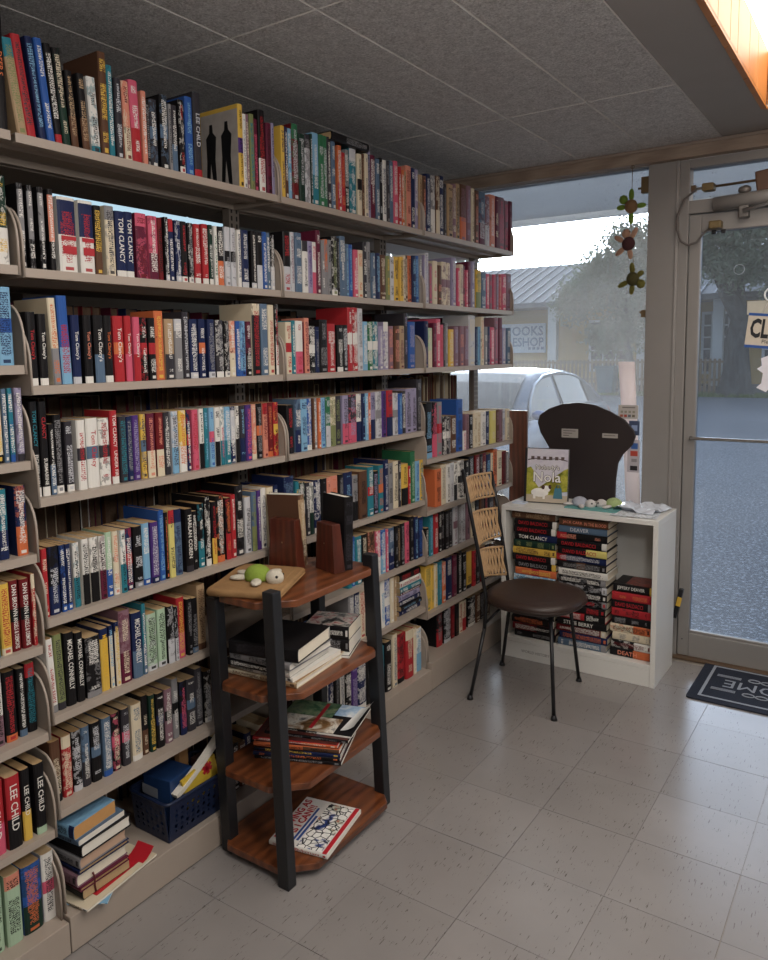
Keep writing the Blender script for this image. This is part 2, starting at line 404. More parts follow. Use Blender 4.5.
# storefront window left of the door
w1 = bpy.data.objects.new('window_1', None); COL.objects.link(w1); w1.location = (-.95, YW, .24); ORIG[w1.name] = Vector(w1.location); struct(w1); tag(w1, 'large dusty shop window in aluminium framing', 'window')
mb = MB(); mb.box(-.97, .66, Y0, Y1, .24, .30); mb.box(-.97, .66, Y0, Y1, 2.372, 2.44); mb.box(-.97, -.92, Y0, Y1, .3, 2.372)
obj('window_frame', mb, ALU, w1, .003)
mb = MB(); mb.box(-.92, .66, YW+.004, YW+.010, .3, 2.372); obj('glass_pane', mb, GLASS, w1)
w2 = bpy.data.objects.new('window_2', None); COL.objects.link(w2); w2.location = (3.2, YW, .24); ORIG[w2.name] = Vector(w2.location); struct(w2); tag(w2, 'shop window on the far side of the door', 'window')
mb = MB(); mb.box(1.95, 4.4, Y0, Y1, .24, .30); mb.box(1.95, 4.4, Y0, Y1, 2.372, 2.44); mb.box(4.34, 4.4, Y0, Y1, .3, 2.372)
obj('window_frame', mb, ALU, w2, .003)
mb = MB(); mb.box(1.95, 4.34, YW+.004, YW+.010, .3, 2.372); obj('glass_pane', mb, GLASS, w2)
# wide pillar between window and door, then the door frame
mb = MB(); mb.box(.66, .802, YW-.05, YW+.06, 0, 2.375); struct(obj('trim_3', mb, ALU, None, .004))
mb = MB(); mb.box(.795, .842, YW-.035, YW+.05, 0, 2.375); mb.box(.787, .797, YW-.056, YW-.03, 0, 2.375); mb.box(1.76, 1.95, YW-.05, YW+.06, 0, 2.375)
mb.box(.842, 1.76, YW-.035, YW+.05, 2.335, 2.375); mb.box(.842, 1.76, YW-.035, YW+.05, 2.13, 2.19)
struct(obj('trim_4', mb, ALU, None, .003))
mb = MB(); mb.box(.85, 1.76, YW+.004, YW+.01, 2.19, 2.335)
w3 = struct(obj('window_3', mb, GLASS)); tag(w3, 'low transom pane above the glass door', 'window')
d1 = bpy.data.objects.new('door_1', None); COL.objects.link(d1); d1.location = (1.3, YW, 0); ORIG[d1.name] = Vector(d1.location); struct(d1); tag(d1, 'aluminium framed glass shop door with push bar', 'door')
DX0, DX1 = .845, 1.755
mb = MB(); mb.box(DX0, .897, YW-.026, YW+.02, .012, 2.125); mb.box(1.705, DX1, YW-.026, YW+.02, .012, 2.125); mb.box(.897, 1.705, YW-.026, YW+.02, 2.045, 2.125)
obj('door_stile', mb, ALU, d1, .004)
mb = MB(); mb.box(.897, 1.705, YW-.026, YW+.02, .012, .128); mb.box(.897, 1.705, YW-.014, YW+.014, .128, .14); obj('kick_rail', mb, ALU, d1, .003)
mb = MB(); mb.box(.897, 1.705, YW+.0, YW+.006, .14, 2.045); obj('glass_pane', mb, DGLASS, d1)
mb = MB(); mb.tube([(.88, YW-.026, 1.09), (.88, YW-.06, 1.09), (1.72, YW-.06, 1.09), (1.72, YW-.026, 1.09)], .008, 8); obj('push_bar', mb, plain('b9b6b2', .25, .8), d1)
mb = MB(); mb.box(.8, 1.8, YW-.06, YW+.08, 0, .012); obj('threshold', mb, plain('6a5645', .5, .4), d1, .002)
mb = MB(); mb.tube([(.868, YW-.0275, .095), (.868, YW-.031, .095)], .003, 6); obj('screw', mb, BLACKMETAL, d1)
# latches on the window's edge
for z0, z1, w in ((2.25, 2.325, .035), (1.665, 1.70, .022)):
    mb = MB(); mb.box(.66-w, .664, YW-.045, YW-.012, z0, z1); mb.box(.66-w*1.5, .66-w, YW-.034, YW-.026, z0+.02, z0+.03)
    tag(obj('window_latch', mb, plain('6b5a40', .45, .5), None, .002), 'small brass latch high on the window edge' if z0 > 2 else 'small brass latch at mid height on the window edge', 'latch')
# door closer, its arm, alarm contact and cable
dc = thing('door_closer', (1.2, YW-.06, 2.13), 'grey tubular door closer with folded arm above the glass door', 'door closer')
mb = MB(); mb.tube([(.955, YW-.062, 2.158), (1.42, YW-.062, 2.175)], .030, 14); obj('closer_body', mb, ALU, dc)
mb = MB(); mb.box(1.06, 1.10, YW-.075, YW-.026, 2.085, 2.14); obj('spindle_block', mb, ALUD, dc, .004)
mb = MB(); mb.tube([(1.08, YW-.085, 2.112), (1.2, YW-.095, 2.135), (1.42, YW-.13, 2.14)], .009, 8); obj('arm', mb, plain('9a9896', .35, .7), dc)
mb = MB(); mb.ball((1.08, YW-.062, 2.205), (.028, .02, .02), 12, 6); obj('knob', mb, ALUD, dc)
mb = MB(); mb.tube([(.925, YW-.075, 2.235), (.885, YW-.085, 2.228), (.835, YW-.09, 2.19), (.805, YW-.085, 2.12), (.803, YW-.08, 2.06), (.82, YW-.075, 2.005), (.85, YW-.07, 1.985), (.885, YW-.065, 1.995), (.915, YW-.055, 2.035), (.95, YW-.05, 2.063)], .0055, 8)
cb = thing('alarm_cable', (.85, YW-.07, 1.98), 'looped grey door alarm cable with two brass end blocks', 'cable')
obj('cable', mb, plain('5b5552', .5), cb)
for c in ((.93, 2.235), (.965, 2.066)):
    mb = MB(); mb.box(c[0]-.026, c[0]+.026, YW-.085, YW-.030, c[1]-.017, c[1]+.017); obj('contact_block', mb, plain('6e5c38', .5), cb, .006)
mb = MB(); mb.tube([(.855, YW-.012, 2.243), (1.74, YW-.012, 2.262)], .006, 8); mb.box(.848, .868, YW-.03, YW, 2.23, 2.258)
tag(obj('transom_rod', mb, plain('6f5c48', .4, .4)), 'thin dark rod across the transom pane', 'rod')
mb = MB(); mb.box(1.12, 1.21, YW-.05, YW-.018, 2.195, 2.285, Matrix.Translation((1.16, 0, 2.24)) @ Matrix.Rotation(-.12, 4, 'Y') @ Matrix.Translation((-1.16, 0, -2.24)))
tag(obj('door_chime', mb, plain('5a3b26', .5), None, .006), 'small brown box hanging in front of the transom', 'box')
for x, l in ((.955, 'black rubber bumper under the door head, nearer the hinge'), (.995, 'black rubber bumper under the door head, nearer the middle')):
    mb = MB(); mb.box(x-.01, x+.01, YW-.045, YW-.026, 2.028, 2.0455); tag(obj('door_bumper', mb, BLACKMETAL, None, .003), l, 'bumper')
# closed sign, taped papers
cs = thing('closed_sign', (1.2, YW-.012, 1.5), 'white closed sign with blue edges hanging inside the door glass', 'sign')
MS = Matrix.Translation((1.24, 0, 1.57)) @ Matrix.Rotation(.10, 4, 'Y') @ Matrix.Translation((-1.24, 0, -1.57))
mb = MB(); mb.box(1.10, 1.40, YW-.012, YW-.009, 1.50, 1.655, MS); obj('card', mb, plain('cfc4b4', .5), cs)
mb = MB(); mb.box(1.10, 1.40, YW-.0135, YW-.012, 1.643, 1.655, MS); mb.box(1.10, 1.40, YW-.0135, YW-.012, 1.50, 1.512, MS); obj('blue_border', mb, plain('1f4f9a', .5), cs)
xd = MS.to_3x3() @ Vector((1, 0, 0)); zd = MS.to_3x3() @ Vector((0, 0, 1))
INKB = plain('15161c', .6, name='black_print')
lettering('CLOSED', INKB, MS @ Vector((1.232, YW-.0138, 1.588)), xd, zd, .235, .088, cs, 'closed_lettering', .035, True)
lettering('Please Call Again', INKB, MS @ Vector((1.25, YW-.0138, 1.528)), xd, zd, .25, .022, cs, 'small_lettering')
mb = MB(); mb.tube([(1.16, YW-.012, 1.66), (1.2, YW-.012, 1.74), (1.3, YW-.012, 1.65)], .0015, 5); obj('hanging_string', mb, plain('dddddd'), cs)
mb = MB(); mb.tube([(1.2+.03*math.cos(t), YW-.014, 1.745+.03*math.sin(t)) for t in [k*PI/8 for k in range(16)]], .004, 6, True); obj('suction_hook', mb, plain('e6e8ea', .2), cs)
mb = MB(); mb.prism([(1.15, 1.33), (1.19, 1.31), (1.21, 1.335), (1.40, 1.31), (1.40, 1.47), (1.22, 1.485), (1.165, 1.462), (1.17, 1.43), (1.15, 1.415), (1.175, 1.395), (1.17, 1.35)], YW-.010, YW-.008, 'y')
o = obj('taped_notice', mb, plain('e4e2ea', .7)); tag(o, 'torn white notice taped under the closed sign', 'notice')
mb = MB(); mb.box(1.10, 1.4, YW-.008, YW-.006, 1.66, 1.72); tag(obj('notice_card', mb, plain('b9b7ac', .7)), 'pale card taped above the closed sign', 'notice')
mb = MB(); mb.tube([(1.06+.022*math.cos(t), YW-.003, 1.865+.022*math.sin(t)) for t in [k*PI/10 for k in range(20)]], .0012, 5, True)
tag(obj('suction_ring', mb, plain('9aa6ae', .4)), 'faint round suction mark on the upper door glass', 'ring mark')
# door mat
dm = thing('door_mat', (1.37, 2.6, 0), 'dark blue-grey welcome mat with pale border inside the door', 'door mat')
def rrect(x0, x1, y0, y1, r=.02, n=4):
    p = []
    for cx, cy, a0 in ((x1-r, y1-r, 0), (x0+r, y1-r, PI/2), (x0+r, y0+r, PI), (x1-r, y0+r, 1.5*PI)):
        p += [(cx+r*math.cos(a0+k*PI/2/n), cy+r*math.sin(a0+k*PI/2/n)) for k in range(n+1)]
    return p
MATG = N('mat_pile'); MATG.base(MATG.mix(MATG.noise(260, 2, MATG.coord('Object')), hx('20232d'), hx('3a3e4a'))); MATG.bump(MATG.noise(300, 2, MATG.coord('Object')), .6, .004); MATG = MATG.end(.95, 0, .1)
mb = MB(); mb.prism(rrect(.985, 1.755, 2.365, 2.82, .018), 0, .007); obj('mat_base', mb, MATG, dm)
PALE = plain('8f949e', .9, var=.2, scale=200)
mb = MB(); a, b, c, d = 1.027, 1.713, 2.405, 2.78; w = .012
mb.box(a, b, c, c+w, .007, .008); mb.box(a, b, d-w, d, .007, .008); mb.box(a, a+w, c+w, d-w, .007, .008); mb.box(b-w, b, c+w, d-w, .007, .008); obj('border_stripe', mb, PALE, dm)
lettering('WELCOME', PALE, (1.37, 2.592, .0078), (-1, 0, 0), (0, -1, 0), .54, .085, dm, 'welcome_lettering')
mb = MB()
for sgn in (-1, 1):
    for k in range(7):
        cx = 1.37+(k-3)*.052; cy = 2.592+sgn*.084
        mb.tube([(cx+.024*math.cos(t), cy+.016*math.sin(t), .0078) for t in [q*PI/8 for q in range(16)]], .003, 5, True)
    for k in range(3):
        for s2 in (-1, 1): mb.box(1.37+s2*.26-.05+k*.0, 1.37+s2*.26+.05, 2.592+sgn*(.07+k*.009), 2.592+sgn*(.07+k*.009)+.003, .007, .0085)
obj('scroll_ornament', mb, PALE, dm)
# ================================================================== shelving
BAYW = .914
ROWZ = [
 dict(A=2.025, B=1.725, C=1.496, D=1.27, E=1.044, F=.816, G=.593, H=.336, S=.09),
 dict(A=2.024, B=1.721, C=1.446, D=1.175, E=.874, F=.625, G=.376, S=.10),
 dict(A=2.024, B=1.721, C=1.446, D=1.175, E=.87, F=.615, G=.388, S=.10),
 dict(A=2.024, B=1.721, C=1.446, D=1.045, E=.815, F=.595, G=.345, S=.125)]
BAYL = ['beige steel shelving bay at the far left, cut by the picture edge',
        'beige steel shelving bay behind the book pile and blue basket',
        'beige steel shelving bay behind the wooden cart, third from left',
        'beige steel shelving bay beside the shop window and wicker-back chair']
SD = .205
m = MB(); e = .003
m.box(-SD, 0, .006, BAYW-.006, -.003, 0); m.box(-.004, 0, .006, BAYW-.006, -.021, -.003); m.box(-.016, -.004, .006, BAYW-.006, -.021, -.019); m.box(-SD, -SD+.003, .006, BAYW-.006, -.021, -.003); m.box(-.13, -.10, .006, BAYW-.006, -.012, -.003)
shelf_me = m.mesh('shelf', [STEEL])
def bracket_mesh(sgn):
    m = MB(); pr = [(-SD, -.022), (0, -.022), (0, .055)]; c = (-.055, .055); r = .055; rim = [(0, -.02), (0, .055)]
    for k in range(1, 7):
        a = k*PI/2/6; q = (c[0]+r*math.cos(a), c[1]+1.55*r*math.sin(a)); pr.append(q); rim.append(q)
    pr.append((-SD, .155)); rim.append((-SD, .155))
    m.prism([(x, z) for x, z in pr], -.001 if sgn > 0 else -.001, .001, 'y')
    m.tube([(x, sgn*.002, z) for x, z in rim], .0035, 6)
    return m.mesh('end_bracket', [STEEL])
brk = {1: bracket_mesh(1), -1: bracket_mesh(-1)}
m = MB(); m.box(-.238, -.208, -.024, .024, 0, 2.10); upr_me = m.mesh('upright', [STEELD])
m = MB()
for k in range(80):
    z = .12+k*.0254
    for y in (-.012, .012): m.box(-.2085, -.2072, y-.0035, y+.0035, z-.008, z+.008)
slot_me = m.mesh('upright_slots', [plain('221d1b', .8)])
m = MB(); m.box(-.44, -.24, .006, BAYW-.006, -.02, 0); rear_me = m.mesh('rear_shelf', [STEEL])
for s in range(4):
    y0 = (s-1)*BAYW
    bay = thing('shelving_bay', (-.1, y0, 0), BAYL[s], 'shelving', 'steel shelving bays along the aisle')
    for r, z in ROWZ[s].items():
        if r == 'S':
            mb = MB(); mb.box(-.44, .025, y0+.0015, y0+BAYW-.0015, .004, z); obj('base_plinth', mb, STEEL, bay, .002)
            mb = MB(); mb.box(-.43, .018, y0+.002, y0+BAYW-.002, 0, .006); obj('plinth_gap', mb, plain('1c1815', .9), bay)
            for sg, yy in ((1, y0+.004), (-1, y0+BAYW-.004)): link('end_bracket', brk[sg], bay, (0, yy, z+.02))
            continue
        link('shelf', shelf_me, bay, (0, y0, z))
        for sg, yy in ((1, y0+.004), (-1, y0+BAYW-.004)):
            if not (r == 'A' and (s, sg) in ((0, -1), (1, 1))): link('end_bracket', brk[sg], bay, (0, yy, z))
        if s > 0: link('rear_shelf', rear_me, bay, (0, y0, ROWZ[1][r] if r in ROWZ[1] else z))
    for yy in ([y0] if s < 3 else [y0, y0+BAYW-.02]):
        u = link('upright', upr_me, bay, (0, yy, 0)); link('upright_slots', slot_me, u, (0, 0, 0))
# ------------------------------------------------------------------ books
PAL = dict(k=('1b191b', 'black'), K=('37343a', 'charcoal'), w=('dedad2', 'white'), c=('d8c9ab', 'cream'), t=('ad8f6a', 'tan'), b=('5f3f2c', 'brown'),
 r=('b01c26', 'red'), R=('6e161c', 'dark red'), p=('cf4f6c', 'pink'), s=('d8846a', 'salmon'), o=('cf6630', 'orange'), y=('dcb02e', 'yellow'), Y=('d6c868', 'pale yellow'),
 g=('2a6e48', 'green'), G=('7c8450', 'olive'), m=('a6c2a2', 'pale green'), e=('1c7888', 'teal'), l=('76aacc', 'light blue'), u=('2556a2', 'blue'), n=('1d2850', 'navy'),
 v=('50307a', 'purple'), L=('978eac', 'lilac'), a=('858385', 'grey'), M=('641c36', 'maroon'), d=('1b362c', 'dark green'), q=('86626e', 'mauve'), i=('c2c2c6', 'silver'), z=('546c86', 'steel blue'))
def mute(c):
    g = .3*c[0]+.55*c[1]+.15*c[2]; return tuple((g+(v-g)*.88)*.92 for v in c)
LC = {k: mute(hx(v[0])) for k, v in PAL.items()}
INK = {}
def inkmat(k):
    if k not in INK: INK[k] = plain(PAL[k][0], .5, var=.04, name='print_'+PAL[k][1].replace(' ', '_'))
    return INK[k]
BAND = {'0': (2, 2), '1': (-1, .42), '2': (.8, 2), '3': (.42, .6), '4': (.36, .93), '5': (-1, .10), '6': (-1, .46), '7': (-1, .84), '8': (.5, .96)}
class Acc:
    """collects book geometry with its print attributes"""
    def __init__(s): s.v = []; s.f = []; s.mi = []; s.ca = []; s.cb = []; s.ink = []; s.par = []; s.dim = []; s.uv = []
    def face(s, idx, mi, spec, uvs=None):
        s.f.append(idx); s.mi.append(mi); s.ca += spec[0]; s.cb += spec[1]; s.ink += spec[2]; s.par += spec[3]; s.dim += spec[4]
        for k in range(len(idx)): s.uv += (uvs[k] if uvs else (5.0, -5.0))
    def mesh(s, name, mats):
        me = bpy.data.meshes.new(name); me.from_pydata(s.v, [], s.f)
        for m in mats: me.materials.append(m)
        me.polygons.foreach_set('material_index', s.mi)
        for nm, d in (('ca', s.ca), ('cb', s.cb), ('ink', s.ink)): me.attributes.new(nm, 'FLOAT_COLOR', 'FACE').data.foreach_set('color', d)
        for nm, d in (('par', s.par), ('dim', s.dim)): me.attributes.new(nm, 'FLOAT_VECTOR', 'FACE').data.foreach_set('vector', d)
        me.uv_layers.new(name='UVMap').data.foreach_set('uv', s.uv); me.update(); return me
def spec_of(c, c2, ink, st, t, h, txt, seed):
    lo, hi = BAND[st]
    return ((*LC[c], 1), (*LC[c2], 1), (*LC[ink], 1), (lo, hi, seed), (t, h, 0.0 if txt else 1.0))
def add_cover(A, M, t, h, d, spec, hard, rnd=.22):
    """cover: spine faces +x at x=0, thickness along y (0..t), height along z, boards run to x=-d"""
    w = .0022 if hard else .0006; b = min(t*rnd, .005); g = w
    o = [(-d, 0), (-b*.9, 0), (-b*.25, t*.12), (0, t*.36), (0, t*.64), (-b*.25, t*.88), (-b*.9, t), (-d, t)]
    n = len(o)
    i_ = [(-d, g), (-b*.9-g, g), (-b*.25-g*1.4, t*.12+g), (-g*1.4, t*.38), (-g*1.4, t*.62), (-b*.25-g*1.4, t*.88-g), (-b*.9-g, t-g), (-d, t-g)]
    base = len(A.v)
    for z in (0, h):
        for p in o+i_: A.v.append(tuple(M @ Vector((p[0], p[1], z))))
    N2 = 2*n
    for k in range(n-1):
        sp = 1 <= k <= n-3
        uv = None
        if sp: uv = [(o[k][1]/t, 0.0), (o[k+1][1]/t, 0.0), (o[k+1][1]/t, 1.0), (o[k][1]/t, 1.0)]
        A.face((base+k, base+k+1, base+N2+k+1, base+N2+k), 0, spec, uv)
        A.face((base+n+k+1, base+n+k, base+N2+n+k, base+N2+n+k+1), 0, spec)
        A.face((base+N2+k, base+N2+k+1, base+N2+n+k+1, base+N2+n+k), 0, spec)
        A.face((base+k+1, base+k, base+n+k, base+n+k+1), 0, spec)
    for k in (0, n-1):
        q = (base+k, base+N2+k, base+N2+n+k, base+n+k)
        A.face(q if k == 0 else q[::-1], 0, spec)
def add_pages(A, M, t, h, d, hard, spec, mi=0):
    w = .0022 if hard else .0006; ov = .003 if hard else .0
    p = [(-d+ov, w), (-.004-w, w), (-.002-w, t*.3), (-.002-w, t*.7), (-.004-w, t-w), (-d+ov, t-w), (-d+ov+(.003 if hard else 0), t/2)]
    b = len(A.v); n = len(p)
    for z in (ov if hard else .0004, h-(ov if hard else .0004)):
        for q in p: A.v.append(tuple(M @ Vector((q[0], q[1], z))))
    A.face(tuple(b+k for k in range(n))[::-1], mi, spec); A.face(tuple(b+n+k for k in range(n)), mi, spec)
    for k in range(n): A.face((b+k, b+(k+1) % n, b+n+(k+1) % n, b+n+k), mi, spec)
ID4 = Matrix.Identity(4)
def make_book(label, c, t, h, d, loc, ink='w', c2=None, st='0', txt='', hard=False, rot=None, group=None, pages=None, M=None, cat='book', name='book'):
    sp = spec_of(c, c2 or c, ink, st, t, h, txt, random.random()*9)
    A = Acc(); add_cover(A, ID4, t, h, d, sp, hard)
    o = bpy.data.objects.new(name, A.mesh('book_cover', [COVER])); COL.objects.link(o); ORIG[o.name] = None
    if M is not None: o.matrix_world = M
    else:
        o.location = loc
        if rot is not None: o.rotation_euler = rot
    tag(o, label, cat, group)
    B = Acc(); add_pages(B, ID4, t, h, d, hard, sp); pg = bpy.data.objects.new('pages', B.mesh('page_block', [pages or PAPER])); COL.objects.link(pg); pg.parent = o
    if txt:
        ls = txt.split('|'); im = inkmat(ink); im2 = inkmat(c2) if c2 and len(ls) > 1 and c2 not in (c,) else im
        if len(ls) == 1:
            lettering(ls[0], im, (.0006, t/2, h*.56), (0, 0, -1), (0, 1, 0), h*.68, t*.52, o, 'spine_lettering', .01)
        else:
            lettering(ls[0], im, (.0006, t/2, h*.72), (0, 0, -1), (0, 1, 0), h*.44, t*.5, o, 'spine_lettering', .01)
            lettering(ls[1], im2 if st != '3' else im, (.0006, t/2, h*.26), (0, 0, -1), (0, 1, 0), h*.44, t*.46, o, 'spine_lettering', .01)
    return o
ORD = 'first second third fourth fifth sixth seventh eighth ninth tenth eleventh twelfth thirteenth fourteenth fifteenth sixteenth seventeenth eighteenth nineteenth twentieth twenty-first twenty-second twenty-third twenty-fourth twenty-fifth twenty-sixth twenty-seventh twenty-eighth twenty-ninth thirtieth thirty-first thirty-second thirty-third thirty-fourth thirty-fifth thirty-sixth'.split()
ROWN = dict(A='top shelf', B='second shelf down', C='third shelf down', D='fourth shelf down', E='fifth shelf down', F='sixth shelf down', G='seventh shelf down', H='eighth shelf down', S='bottom plinth')
